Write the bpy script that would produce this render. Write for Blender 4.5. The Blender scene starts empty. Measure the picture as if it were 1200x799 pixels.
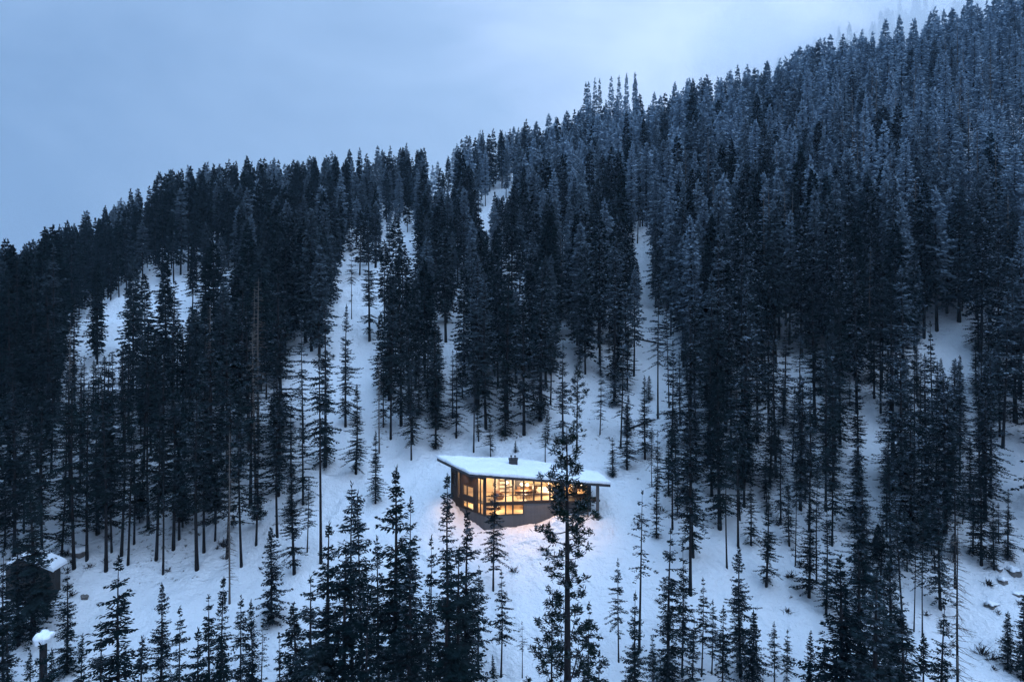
import bpy, math, random
import numpy as np

random.seed(7)
RNG = np.random.RandomState(11)
import time; _T0 = time.time()
scene = bpy.context.scene
COL = scene.collection
F, CX, HZ = 811.0, 600.0, 343.0          # focal length in photo pixels, centre column, horizon row

# ------------------------------------------------------------------ helpers
def mesh_np(name, V, faces4=None, faces3=None, mats=None, mat_idx=None, smooth=False, attr=None):
    me = bpy.data.meshes.new(name)
    V = np.asarray(V, dtype=np.float32).reshape(-1, 3)
    f4 = np.asarray(faces4, dtype=np.int32).reshape(-1, 4) if faces4 is not None and len(faces4) else np.zeros((0, 4), np.int32)
    f3 = np.asarray(faces3, dtype=np.int32).reshape(-1, 3) if faces3 is not None and len(faces3) else np.zeros((0, 3), np.int32)
    me.vertices.add(len(V)); me.vertices.foreach_set('co', V.ravel())
    nl = f4.size + f3.size
    me.loops.add(nl)
    me.loops.foreach_set('vertex_index', np.concatenate([f4.ravel(), f3.ravel()]))
    npoly = len(f4) + len(f3)
    me.polygons.add(npoly)
    starts = np.concatenate([np.arange(len(f4)) * 4, f4.size + np.arange(len(f3)) * 3]).astype(np.int32)
    me.polygons.foreach_set('loop_start', starts)
    if attr is not None:
        a = me.attributes.new('rnd', 'FLOAT', 'POINT'); a.data.foreach_set('value', np.asarray(attr, np.float32))
    for m in (mats or []): me.materials.append(m)
    if mat_idx is not None: me.polygons.foreach_set('material_index', np.asarray(mat_idx, np.int32))
    if smooth: me.polygons.foreach_set('use_smooth', np.ones(npoly, bool))
    me.update(calc_edges=True)
    return me

def link(name, data, parent=None, loc=(0, 0, 0)):
    o = bpy.data.objects.new(name, data); COL.objects.link(o)
    o.location = loc
    if parent is not None: o.parent = parent
    return o

def tag(o, label=None, cat=None, group=None, kind=None):
    if label: o['label'] = label
    if cat: o['category'] = cat
    if group: o['group'] = group
    if kind: o['kind'] = kind
    return o

class MB:
    """collects solids into one mesh"""
    def __init__(s): s.v = []; s.f = []
    def hexa(s, p):                      # 8 corners: bottom 4 ccw, top 4 ccw
        b = len(s.v); s.v += [tuple(q) for q in p]
        for f in ((3, 2, 1, 0), (4, 5, 6, 7), (0, 1, 5, 4), (1, 2, 6, 5), (2, 3, 7, 6), (3, 0, 4, 7)):
            s.f.append(tuple(b + i for i in f))
    def box(s, x0, x1, y0, y1, z0, z1):
        s.hexa([(x0, y0, z0), (x1, y0, z0), (x1, y1, z0), (x0, y1, z0), (x0, y0, z1), (x1, y0, z1), (x1, y1, z1), (x0, y1, z1)])
    def slab(s, P, Q, z0p, z1p, z0q, z1q, t0, t1):
        """upright piece along plan line P-Q; thickness from t0 to t1 along outward normal"""
        d = (Q[0] - P[0], Q[1] - P[1]); L = math.hypot(*d); n = (d[1] / L, -d[0] / L)
        a0 = (P[0] + n[0] * t0, P[1] + n[1] * t0); a1 = (P[0] + n[0] * t1, P[1] + n[1] * t1)
        b0 = (Q[0] + n[0] * t0, Q[1] + n[1] * t0); b1 = (Q[0] + n[0] * t1, Q[1] + n[1] * t1)
        s.hexa([(*a1, z0p), (*b1, z0q), (*b0, z0q), (*a0, z0p), (*a1, z1p), (*b1, z1q), (*b0, z1q), (*a0, z1p)])
    def tube(s, pts, rad, n=8, cap=True):
        b = len(s.v); k = len(pts)
        for i, p in enumerate(pts):
            p = np.array(p, float)
            d = np.array(pts[min(i + 1, k - 1)], float) - np.array(pts[max(i - 1, 0)], float)
            d /= (np.linalg.norm(d) + 1e-9)
            a = np.cross(d, (0, 1, 0) if abs(d[1]) < .9 else (1, 0, 0)); a /= np.linalg.norm(a); c = np.cross(d, a)
            r = rad[i] if hasattr(rad, '__len__') else rad
            for j in range(n):
                t = 2 * math.pi * j / n
                s.v.append(tuple(p + r * (math.cos(t) * a + math.sin(t) * c)))
        for i in range(k - 1):
            for j in range(n):
                s.f.append((b + i * n + j, b + i * n + (j + 1) % n, b + (i + 1) * n + (j + 1) % n, b + (i + 1) * n + j))
        if cap:
            s.f.append(tuple(b + j for j in range(n))[::-1]); s.f.append(tuple(b + (k - 1) * n + j for j in range(n)))
    def poly(s, pts):
        b = len(s.v); s.v += [tuple(p) for p in pts]; s.f.append(tuple(range(b, b + len(pts))))
    def prism(s, pts, dz):               # pts = list of 3-D points (top outline), dz thickness down
        n = len(pts); b = len(s.v); s.v += [tuple(p) for p in pts] + [(p[0], p[1], p[2] - dz) for p in pts]
        s.f.append(tuple(b + i for i in range(n))); s.f.append(tuple(b + n + i for i in range(n))[::-1])
        for i in range(n):
            j = (i + 1) % n; s.f.append((b + i, b + n + i, b + n + j, b + j))
    def mesh(s, name, mat, smooth=False):
        me = bpy.data.meshes.new(name); me.from_pydata(s.v, [], s.f); me.materials.append(mat)
        if smooth: me.polygons.foreach_set('use_smooth', [True] * len(me.polygons))
        me.update(); return me
    def build(s, name, mat, parent=None, smooth=False, origin=None):
        if origin is not None:
            s.v = [(x - origin[0], y - origin[1], z - origin[2]) for x, y, z in s.v]
        return link(name, s.mesh(name, mat, smooth), parent, origin or (0, 0, 0))

# ------------------------------------------------------------------ materials
def mat(name, base=(.5, .5, .5), rough=.8, metal=0, emis=None, es=0, spec=.3):
    m = bpy.data.materials.new(name); m.use_nodes = True
    b = m.node_tree.nodes['Principled BSDF']
    b.inputs['Base Color'].default_value = (*base, 1); b.inputs['Roughness'].default_value = rough
    b.inputs['Metallic'].default_value = metal; b.inputs['Specular IOR Level'].default_value = spec
    if emis: b.inputs['Emission Color'].default_value = (*emis, 1); b.inputs['Emission Strength'].default_value = es
    return m
class NT:
    def __init__(s, m): s.m = m; s.t = m.node_tree; s.b = s.t.nodes.get('Principled BSDF')
    def n(s, typ, **kw):
        x = s.t.nodes.new(typ)
        for k, v in kw.items():
            if k.startswith('_'): setattr(x, k[1:], v)
        return x
    def l(s, a, b): s.t.links.new(a, b)
    def noise(s, vec, scale, detail=3, rough=.5):
        x = s.t.nodes.new('ShaderNodeTexNoise'); x.inputs['Scale'].default_value = scale
        x.inputs['Detail'].default_value = detail; x.inputs['Roughness'].default_value = rough
        if vec is not None: s.l(vec, x.inputs['Vector'])
        return x.outputs['Fac']
    def math(s, op, a, b=None, clamp=False):
        x = s.t.nodes.new('ShaderNodeMath'); x.operation = op; x.use_clamp = clamp
        for i, q in enumerate((a, b)):
            if q is None: continue
            if isinstance(q, (int, float)): x.inputs[i].default_value = q
            else: s.l(q, x.inputs[i])
        return x.outputs[0]
    def maprange(s, a, f0, f1, t0=0, t1=1):
        x = s.t.nodes.new('ShaderNodeMapRange'); x.clamp = True
        s.l(a, x.inputs[0])
        for i, q in enumerate((f0, f1, t0, t1)): x.inputs[i + 1].default_value = q
        return x.outputs[0]
    def mix(s, f, a, b):
        x = s.t.nodes.new('ShaderNodeMix'); x.data_type = 'RGBA'
        if isinstance(f, (int, float)): x.inputs['Factor'].default_value = f
        else: s.l(f, x.inputs['Factor'])
        for k, q in (('A', a), ('B', b)):
            i = [z for z in x.inputs if z.name == k and z.type == 'RGBA'][0]
            if isinstance(q, tuple): i.default_value = (*q, 1)
            else: s.l(q, i)
        return [z for z in x.outputs if z.type == 'RGBA'][0]
    def bump(s, h, strength, dist):
        x = s.t.nodes.new('ShaderNodeBump'); x.inputs['Strength'].default_value = strength; x.inputs['Distance'].default_value = dist
        s.l(h, x.inputs['Height']); s.l(x.outputs[0], s.b.inputs['Normal'])

def snow_mat():
    m = mat('snow', (.8, .83, .88), .75, spec=.2); t = NT(m)
    g = t.n('ShaderNodeNewGeometry'); pos = g.outputs['Position']
    a = t.noise(pos, .5, 6, .62); b = t.noise(pos, 2.3, 5, .6)
    h = t.math('ADD', t.math('MULTIPLY', a, 1.6), t.math('MULTIPLY', b, .35))
    t.bump(h, .75, .55)
    return m
SNOW = snow_mat()
def ground_mat():
    # snow with dead wood, brush and bare litter poking through
    m = mat('snowy_ground', (.8, .83, .88), .8, spec=.2); t = NT(m)
    pos = t.n('ShaderNodeNewGeometry').outputs['Position']
    a = t.noise(pos, .16, 7, .62); b = t.noise(pos, 2.0, 5, .65); c = t.noise(pos, 1.3, 8, .75); d = t.noise(pos, .07, 3, .5)
    vor = t.n('ShaderNodeTexVoronoi'); vor.inputs['Scale'].default_value = .55; t.l(pos, vor.inputs['Vector'])
    at = t.n('ShaderNodeAttribute'); at.attribute_name = 'forest'
    thr = t.maprange(at.outputs['Fac'], 0, 1, .70, .56)
    v = t.math('ADD', t.math('MULTIPLY', c, .8), t.math('MULTIPLY', d, .2))
    f = t.math('MULTIPLY', t.math('SUBTRACT', v, thr), 14, True)
    t.l(t.mix(f, (.80, .83, .88), (.07, .062, .055)), t.b.inputs['Base Color'])
    pits = t.maprange(vor.outputs['Distance'], 0, .35, 0, 1)
    h = t.math('ADD', t.math('ADD', t.math('MULTIPLY', a, 3.6), t.math('MULTIPLY', b, .7)), t.math('MULTIPLY', pits, .35))
    t.bump(h, .95, .75)
    return m
GROUND = ground_mat()
def foliage_mat(name, base, base2, frost_bias=.05):
    m = mat(name, base, .9, spec=.0); t = NT(m)
    g = t.n('ShaderNodeNewGeometry'); pos = g.outputs['Position']
    oi = t.n('ShaderNodeObjectInfo'); at = t.n('ShaderNodeAttribute'); at.attribute_name = 'rnd'
    rnd = t.math('FRACT', t.math('ADD', oi.outputs['Random'], at.outputs['Fac']))
    sep = t.n('ShaderNodeSeparateXYZ'); t.l(pos, sep.inputs[0])
    n1 = t.noise(pos, .9, 4, .6)
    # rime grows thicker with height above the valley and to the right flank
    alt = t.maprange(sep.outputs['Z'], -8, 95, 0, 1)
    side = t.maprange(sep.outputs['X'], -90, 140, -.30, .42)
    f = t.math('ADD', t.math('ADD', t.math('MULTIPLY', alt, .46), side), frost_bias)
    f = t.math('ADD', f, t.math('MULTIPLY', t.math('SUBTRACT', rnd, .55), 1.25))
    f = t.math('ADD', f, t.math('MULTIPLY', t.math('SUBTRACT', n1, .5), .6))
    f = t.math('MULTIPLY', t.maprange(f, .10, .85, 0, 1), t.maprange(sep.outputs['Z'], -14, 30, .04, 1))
    c0 = t.mix(rnd, base, base2)
    # a few sprays carry loose snow
    n2 = t.noise(pos, 1.7, 3, .6)
    nsp = t.n('ShaderNodeSeparateXYZ'); t.l(g.outputs['True Normal'], nsp.inputs[0])
    flat_ = t.maprange(t.math('ABSOLUTE', nsp.outputs['Z']), .35, .9, .25, 1)
    load = t.math('MULTIPLY', t.maprange(sep.outputs['X'], -70, 60, .12, .95), t.maprange(sep.outputs['Z'], -32, -6, .25, 1))          # boughs keep more snow on the right, shaded flank
    sn = t.math('MULTIPLY', t.math('MULTIPLY', t.maprange(n2, .53, .66, 0, 1), load), t.math('MULTIPLY', flat_, t.math('GREATER_THAN', t.math('FRACT', t.math('MULTIPLY', rnd, 7.3)), .4)))
    c1 = t.mix(sn, c0, (.34, .40, .48))
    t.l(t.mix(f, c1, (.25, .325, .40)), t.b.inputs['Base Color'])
    return m
FOL = foliage_mat('fir_needles', (.003, .008, .010), (.006, .014, .015))
FOLP = foliage_mat('pine_needles', (.004, .010, .008), (.006, .014, .010), -.3)
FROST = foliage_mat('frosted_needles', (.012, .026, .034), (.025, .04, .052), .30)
def bark_mat():
    m = mat('bark', (.05, .038, .03), .9, spec=.1); t = NT(m)
    pos = t.n('ShaderNodeNewGeometry').outputs['Position']
    mp = t.n('ShaderNodeMapping'); mp.inputs['Scale'].default_value = (6, 6, 1.2); t.l(pos, mp.inputs[0])
    n = t.noise(mp.outputs[0], 1.5, 4, .6)
    t.l(t.mix(n, (.006, .006, .008), (.022, .019, .02)), t.b.inputs['Base Color']); t.bump(n, .6, .05)
    return m
BARK = bark_mat()
DEADW = mat('weathered_wood', (.11, .095, .085), .9, spec=.1)

# ------------------------------------------------------------------ terrain
def lerp(xs, ys): return lambda q: np.interp(q, xs, ys)
px2u = lambda p: (p - CX) / F
_cols = np.array([-500, -200, 0, 60, 120, 200, 300, 400, 500, 600, 700, 780, 850, 900, 960, 1050, 1120, 1200, 1400, 1800]); _u = px2u(_cols)
_rg = np.array([600, 480, 374, 338, 309, 262, 250, 240, 225, 208, 178, 172, 150, 137, 120, 98, 78, 52, -10, -120.])
_dd = np.array([270, 280, 285, 285, 288, 290, 300, 310, 318, 320, 315, 305, 290, 280, 270, 260, 250, 245, 240, 240.])
_cf = np.array([-500, 600, 700, 800, 850, 900, 960, 1040, 1100, 1200, 1800]); _uf = px2u(_cf)
_rf = np.array([420, 400, 330, 190, 160, 135, 105, 72, 42, 2, -100.])
YF = 560.0
def smooth(t): t = np.clip(t, 0, 1); return t * t * (3 - 2 * t)
def nz(x, y, s, seed=0):
    """cheap smooth value noise built from sines"""
    r = np.random.RandomState(seed); o = np.zeros(np.broadcast(x, y).shape)
    for k in range(7):
        a = r.rand() * 6.283; f = (0.6 + r.rand() * .9) * 6.283 / s; p = r.rand() * 6.283
        o = o + np.sin((np.cos(a) * x + np.sin(a) * y) * f + p + 1.3 * np.sin((np.sin(a) * x - np.cos(a) * y) * f * .6 + p))
    return o / 3.5
HOUSE = [(-3.1, 78), (5.56, 79.2), (5.3, 80.8), (9.3, 81.4), (8.9, 84.0), (.3, 85.6), (-7.3, 82.6)]
def inside(x, y, poly):
    c = np.zeros(np.broadcast(x, y).shape, bool); n = len(poly)
    for i in range(n):
        x0, y0 = poly[i]; x1, y1 = poly[(i + 1) % n]
        if y0 == y1: continue
        k = ((y0 > y) != (y1 > y)) & (x < (x1 - x0) * (y - y0) / (y1 - y0) + x0); c ^= k
    return c
def H(x, y, detail=True):
    x = np.asarray(x, float); y = np.asarray(y, float)
    yy = np.maximum(y, 45.0); u = np.clip(x / yy, -1.6, 1.6)
    D = np.interp(u, _u, _dd); ZR = (HZ - np.interp(u, _u, _rg)) / F * D
    zn = -26 + .36 * (np.minimum(y, 90) - 80)
    zn = np.where(y < 10, -26 + .36 * (-70) + .10 * (y - 10), zn)
    t = (y - 90) / (D - 90)
    s0 = .36 * (D - 90)
    rise = ZR + 22.4
    tc = np.clip(t, 0, 1)
    # starts with the foot slope, ends rounded over the crest
    lin = rise * (tc + .10 * np.sin(tc * math.pi) * 0)
    w = np.exp(-tc * 5) * (1 - tc)
    mid = lin + (s0 - rise) * tc * w
    z = zn + np.where(t > 0, mid, 0)
    over = np.maximum(y - D, 0)
    rt = smooth((u - .30) / .12); drop = (-24 * (1 - np.exp(-(over / 28.0) ** 1.5)) - .05 * over) * (1 - rt) + (.10 * np.minimum(over, 60)) * rt
    zf = (HZ - np.interp(u, _uf, _rf)) / F * YF
    k = smooth((y - D - 25) / (YF - D - 25))
    znear = z + drop
    z = np.where(y > D, znear * (1 - k) + zf * k, z)
    z = z + np.where(y > YF, (y - YF) * .35 * smooth((u - .25) * 4) - (y - YF) * .2 * smooth((.25 - u) * 4), 0)
    if detail:
        amp = smooth((y - 88) / 60)
        z = z + nz(x, y, 55, 3) * 2.4 * amp * (1 - .7 * smooth((y - D + 40) / 40)) + nz(x, y, 17, 5) * (.3 + .7 * amp) + nz(x, y, 6, 8) * .17 + nz(x, y, 2.6, 9) * .06 + np.maximum(nz(x, y, 3.4, 10) - .55, 0) * .45
        # drift against the front wall, wind scoop, soft mounds
        z = z + 1.75 * np.exp(-(((x - 5.2) / 1.9) ** 2 + ((y - 77.9) / 1.3) ** 2)) + .55 * np.exp(-(((x - 1.5) / 3.5) ** 2 + ((y - 76.3) / 1.4) ** 2))
        z = z + .8 * np.exp(-(((x + 8.5) / 2.2) ** 2 + ((y - 80.5) / 2.5) ** 2))
        ins = inside(x, y, [(px * .93 + .1, (py - 81.5) * .9 + 81.5) for px, py in HOUSE])
        z = np.where(ins, np.minimum(z, -26.6), z)
    return z
def h(x, y): return float(H(np.array([x]), np.array([y]))[0])

# poly clearings in photo pixels (position of the tree base seen on the ground)
CLEAR = [
    [(455, 530), (500, 530), (560, 527), (640, 520), (700, 532), (748, 528), (762, 570), (770, 640), (830, 700), (1000, 800), (1100, 900), (200, 900), (-40, 900), (-40, 690), (60, 672), (130, 690), (300, 672), (330, 640), (352, 600), (400, 560)],
    [(372, 600), (365, 470), (368, 400), (390, 330), (415, 262), (485, 255), (490, 330), (455, 390), (445, 430), (440, 500), (445, 600)],
    [(500, 230), (535, 230), (535, 262), (500, 262)], [(565, 300), (590, 300), (590, 380), (565, 380)], [(505, 330), (535, 330), (535, 400), (505, 400)], [(650, 395), (675, 395), (680, 500), (645, 500)],
    [(738, 505), (745, 420), (735, 330), (732, 285), (750, 285), (762, 330), (784, 400), (790, 480), (770, 520)],
    [(835, 700), (850, 640), (872, 640), (884, 615), (905, 605), (925, 650), (955, 690), (970, 800), (850, 800)],
    [(1110, 720), (1095, 680), (1140, 655), (1230, 620), (1260, 900), (1090, 900)],
    [(1160, 600), (1170, 540), (1215, 530), (1230, 640)],
    [(1100, 440), (1100, 385), (1140, 380), (1140, 440)],
    [(70, 470), (78, 385), (150, 345), (158, 300), (190, 300), (205, 330), (265, 318), (280, 360), (225, 430), (160, 450), (120, 490)],
    [(1005, 540), (1005, 470), (1030, 465), (1032, 540)],
]
def row_of(y, z): return HZ - F * z / y
def col_of(x, y): return CX + F * x / y
def in_clear(px, row):
    for P in CLEAR:
        if inside(np.array([px]), np.array([row]), P)[0]: return True
    return False
def base_y(px, row, lo=40, hi=300):
    """first distance at which the ground seen in column px sits on this row"""
    ys = np.arange(lo, hi, .25); u = px2u(px); r = row_of(ys, H(u * ys, ys))
    k = np.argmax(r <= row)
    return float(ys[k]) if r[k] <= row else hi

def build_terrain():
    ya = np.concatenate([np.arange(-120, 40, 8.0), np.arange(40, 70, 1.2), np.arange(70, 92, .55), np.arange(92, 340, 1.7), np.arange(340, 700, 7), np.arange(700, 1001, 50)])
    s = np.linspace(-1, 1, 461); s = np.sign(s) * np.abs(s) ** 1.25 * 1.35
    Y, S = np.meshgrid(ya, s, indexing='ij'); X = S * (70 + .85 * np.maximum(Y, 0))
    Z = H(X, Y); ny, nx = X.shape
    idx = np.arange(ny * nx).reshape(ny, nx)
    q = np.stack([idx[:-1, :-1], idx[:-1, 1:], idx[1:, 1:], idx[1:, :-1]], -1).reshape(-1, 4)
    rows = row_of(np.maximum(Y, 40), Z); cols = col_of(X, np.maximum(Y, 40))
    fo = ((Y > 86) | (np.abs(X / np.maximum(Y, 40)) > .45)).astype(float)
    for P in CLEAR: fo = np.where(inside(cols, rows, P), fo * .45, fo)
    fo = np.where(Y > 330, .35, fo)
    me = mesh_np('snowy_ground', np.stack([X, Y, Z], -1), q, mats=[GROUND], smooth=True)
    a = me.attributes.new('forest', 'FLOAT', 'POINT'); a.data.foreach_set('value', fo.ravel().astype(np.float32))
    o = link('snowy_ground', me); tag(o, kind='structure', label='snow covered mountainside rising to the right'); return o
build_terrain()

# ------------------------------------------------------------------ tree templates (height given in metres, base at z=0)
def diamonds(B, Dv, Ln, W, roll):
    """elongated 4-point blades: base B, unit direction Dv, length Ln, width W, roll angle"""
    up = np.array([0, 0, 1.0]); a = np.cross(Dv, up); n = np.linalg.norm(a, axis=1, keepdims=True); a = np.where(n > 1e-4, a / np.maximum(n, 1e-4), np.array([[1.0, 0, 0]]))
    b = np.cross(a, Dv); s = a * np.cos(roll)[:, None] + b * np.sin(roll)[:, None]
    m = B + Dv * (Ln * .55)[:, None]; t = B + Dv * Ln[:, None]
    V = np.stack([B, m + s * (W / 2)[:, None], t, m - s * (W / 2)[:, None]], 1)
    return V.reshape(-1, 3)
def trunk_mesh(name, Ht, r0, seed, m, lean=0.0, nseg=7, sides=8, top_frac=1.0, wob=.012):
    rs = np.random.RandomState(seed); b = MB()
    pts = []; rad = []
    wx, wy = rs.uniform(-1, 1, 2)
    for i in range(nseg + 1):
        t = i / nseg
        pts.append((wx * wob * Ht * math.sin(t * 3.0) + lean * Ht * t, wy * wob * Ht * math.sin(t * 2.4), -.6 + (Ht * top_frac + .6) * t))
        rad.append(r0 * ((1 - t * top_frac) ** .8 * .93 + .05) * (1.25 if i == 0 else 1))
    b.tube(pts, rad, sides)
    return b.mesh(name, m, smooth=True), (wx, wy, wob, lean)
def axis(par, Ht, z):
    wx, wy, wob, lean = par; t = (z + .6) / (Ht + .6)
    return np.stack([wx * wob * Ht * np.sin(t * 3.0) + lean * Ht * t, wy * wob * Ht * np.sin(t * 2.4), z], -1)

def fir_crown(seed, Ht, par, cb=.15, R=2.4, dz=.45, nb=5, tw=.24, blade=(.38, .15), gap=.12, sparse_low=0.0, droop=.25, power=.85, gapz=0.0, flat=1.25):
    rs = np.random.RandomState(seed)
    z = cb * Ht; Bs, Ds, Ls, Ws = [], [], [], []
    sp = []                               # branch spines
    az = rs.rand() * 6.28
    az0 = rs.rand() * 6.28; asym = rs.uniform(.08, .32)
    while z < Ht * .985:
        t = (z - cb * Ht) / (Ht * (1 - cb))
        prof = R * (1 - t) ** power * min(1, .55 + t * 3.2) + .12
        n = max(3, int(round(nb * (1 - .35 * t) + rs.uniform(-.6, .6))))
        for k in range(n):
            az += 2.4 + rs.uniform(-.5, .5)
            if rs.rand() < gap + sparse_low * max(0, 1 - t * 2.2): continue
            L = prof * rs.uniform(.5, 1.2) * (1 + asym * math.cos(az - az0 + z * .15)) * (1 + .16 * math.sin(z * 1.1 + seed) + .10 * math.sin(z * 2.7 + seed * 2))
            el = math.radians(38 * t - 14 * (1 - t) + rs.uniform(-9, 9))
            zz = z + rs.uniform(-.5, .5) * dz
            o = axis(par, Ht, np.array(zz))
            m = max(3, int(L / tw)); s = (np.arange(m) + .6 + rs.uniform(-.3, .3, m)) / m
            s = np.clip(s, .08, 1)
            hx = np.cos(el) * s * L; hz = np.sin(el) * s * L - droop * L * (s ** 2) + .16 * L * s ** 4
            dirh = np.array([math.cos(az), math.sin(az), 0])
            P = o + hx[:, None] * dirh + hz[:, None] * np.array([0, 0, 1])
            side = np.array([-dirh[1], dirh[0], 0])
            ll = blade[0] * (1.15 - .55 * s) * rs.uniform(.7, 1.3, m) * (1 if L > .5 else .7)
            if t > .85: ll *= .7
            for sg in (-1, 1):
                a = np.radians(rs.uniform(38, 70, m))
                dv = dirh[None] * np.cos(a)[:, None] + sg * side[None] * np.sin(a)[:, None] + np.array([0, 0, 1])[None] * rs.uniform(-.55, .02, m)[:, None]
                dv /= np.linalg.norm(dv, axis=1, keepdims=True)
                Bs.append(P); Ds.append(dv); Ls.append(ll * 1.25); Ws.append(blade[1] * rs.uniform(.7, 1.3, m))
            dv = np.tile(dirh, (m, 1)) + np.array([0, 0, 1])[None] * rs.uniform(-.5, .25, m)[:, None]
            dv /= np.linalg.norm(dv, axis=1, keepdims=True)
            Bs.append(P); Ds.append(dv); Ls.append(ll * 1.1); Ws.append(blade[1] * rs.uniform(.8, 1.2, m))
            sp.append((o, P[len(P) // 2], P[-1]))
        z += dz * (1 - .45 * t) * rs.uniform(.7, 1.35)
        if gapz and rs.rand() < gapz: z += dz * rs.uniform(1, 2.6)
    # leader
    top = axis(par, Ht, np.array(Ht * .97))
    k = 8; a = rs.rand(k) * 6.28
    Bs.append(np.tile(top, (k, 1)) + np.stack([np.zeros(k), np.zeros(k), np.linspace(0, .05 * Ht * .5, k)], -1)); Ds.append(np.stack([np.cos(a) * .35, np.sin(a) * .35, np.full(k, .93)], -1)); Ls.append(np.full(k, blade[0] * 1.0)); Ws.append(np.full(k, blade[1] * .7))
    B = np.concatenate(Bs); D = np.concatenate(Ds); L = np.concatenate(Ls); W = np.concatenate(Ws)
    V = diamonds(B, D, L, W, rs.uniform(-flat, flat, len(B)))
    f = np.arange(len(V)).reshape(-1, 4)
    # spines as thin crossed strips
    SV = []
    for o, mdl, e in sp:
        w = .022 + .012 * R
        for ax in (np.array([0, 0, w]),):
            SV += [o + ax, mdl + ax * .7, mdl - ax * .7, o - ax, mdl + ax * .7, e, e, mdl - ax * .7]
    SV = np.array(SV).reshape(-1, 3) if len(SV) else np.zeros((0, 3))
    SV = SV[np.array([i for i in range(len(SV)) if i % 8 < 4], int)] if len(SV) else SV
    fs = np.arange(len(SV)).reshape(-1, 4) + len(V)
    return np.concatenate([V, SV]), np.concatenate([f, fs]), len(f), len(fs)

def pine_crown(seed, Ht, par, cb=.2, R=3.2, nl=46, clump=.40, nper=30, low_sparse=True):
    """irregular limbs carrying tufts at the ends of short side shoots"""
    rs = np.random.RandomState(seed); Bs, Ds, Ls, Ws = [], [], [], []; spb = MB()
    for i in range(nl):
        t = (i + rs.uniform(-.3, .3)) / nl; t = min(max(t, 0), .985)
        t2 = t ** .85
        z = Ht * (cb + (1 - cb) * t2 * .985)
        prof = R * (1 - t2) ** .62 * (.72 + .4 * math.sin(t2 * 9 + seed)) * min(1, .7 + t2 * 2) + .35
        L = prof * rs.uniform(.6, 1.15); az = i * 2.4 + rs.uniform(-.6, .6)
        el = math.radians(35 * t2 - 12 + rs.uniform(-12, 14))
        d = np.array([math.cos(az), math.sin(az), 0]); o = axis(par, Ht, np.array(z)); side = np.array([-d[1], d[0], 0])
        pts = []
        bend = rs.uniform(-.35, .35)
        for s in np.linspace(0, 1, 5):
            pts.append(o + d * L * s * math.cos(el) + side * bend * L * s * s * .6 + np.array([0, 0, 1]) * (L * s * math.sin(el) - .22 * L * s * (1 - s) * 2 + .12 * L * s ** 3))
        spb.tube(pts, [.075 * (1 - .8 * s) * (L / R) + .012 for s in np.linspace(0, 1, 5)], 4, False)
        ntuft = max(2, int(L * (3.2 if t2 > .5 else 2.2)))
        for j in range(ntuft):
            s = rs.uniform(.3 if t2 < .7 else .15, 1.03) ** .8; q = pts[0] * 0 + np.array([np.interp(s, np.linspace(0, 1, 5), [p[c] for p in pts]) for c in range(3)])
            off = side * rs.uniform(-1, 1) * .36 * L * (.4 + .5 * s) + np.array([0, 0, rs.uniform(-.12, .35)]) + d * rs.uniform(-.1, .2)
            e = q + off
            spb.tube([q, (q + e) / 2 + np.array([0, 0, -.04]), e], [.018, .014, .01], 3, False)
            k = nper; v = rs.normal(size=(k, 3)); v[:, 2] = v[:, 2] * .6 + .3; v += d * .5; v /= np.linalg.norm(v, axis=1, keepdims=True)
            Bs.append(np.tile(e, (k, 1)) - v * .05 + rs.normal(size=(k, 3)) * clump * .28); Ds.append(v); Ls.append(clump * rs.uniform(.55, 1.05, k)); Ws.append(np.full(k, .075) * rs.uniform(.7, 1.4, k))
    B = np.concatenate(Bs); D = np.concatenate(Ds); L = np.concatenate(Ls); W = np.concatenate(Ws)
    V = diamonds(B, D, L, W, rs.uniform(-1.5, 1.5, len(B))); f = np.arange(len(V)).reshape(-1, 4)
    SV = np.array(spb.v); fs = np.array(spb.f) + len(V)
    return np.concatenate([V, SV]), np.concatenate([f, fs]), len(f), len(fs)

def dead_branches(seed, Ht, par, cb=.1, R=1.6, dz=.3, nb=4, m=DEADW, down=-.25):
    rs = np.random.RandomState(seed); b = MB(); z = cb * Ht
    while z < Ht * .98:
        t = (z / Ht - cb) / (1 - cb)
        for k in range(nb):
            if rs.rand() < .25: continue
            az = rs.rand() * 6.28; L = (R * (1 - t) ** .8 + .15) * rs.uniform(.4, 1.2); d = np.array([math.cos(az), math.sin(az), 0]); o = axis(par, Ht, np.array(z)); side = np.array([-d[1], d[0], 0])
            p1 = o + d * L * .5 + np.array([0, 0, down * L * .35]); p2 = o + d * L + np.array([0, 0, down * L + .1 * L * rs.uniform(-1, 2)])
            b.tube([o, p1, p2], [.03, .018, .006], 3, False)
            for _ in range(3):
                s = rs.uniform(.3, .95); q = o + (p2 - o) * s + np.array([0, 0, .02]); e = q + d * .25 * L + side * rs.uniform(-.35, .35) * L + np.array([0, 0, rs.uniform(-.3, .1) * L])
                b.tube([q, e], [.012, .005], 3, False)
        z += dz * rs.uniform(.6, 1.4)
    return b.mesh('crown', m)

TEMPL = {}
def make_fir(key, seed, Ht, r0, foliage=None, bark=None, lean=0.0, frost=False, **kw):
    tm, par = trunk_mesh('trunk', Ht, r0, seed, bark or BARK, lean)
    V, f, n0, n1 = fir_crown(seed, Ht, par, **kw)
    mi = np.concatenate([np.zeros(n0), np.ones(n1)])
    cm = mesh_np('crown', V, f, mats=[foliage or FOL, bark or BARK], mat_idx=mi)
    TEMPL[key] = dict(H=Ht, trunk=tm, crown=cm)
    return V, f, n0, n1, par
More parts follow.
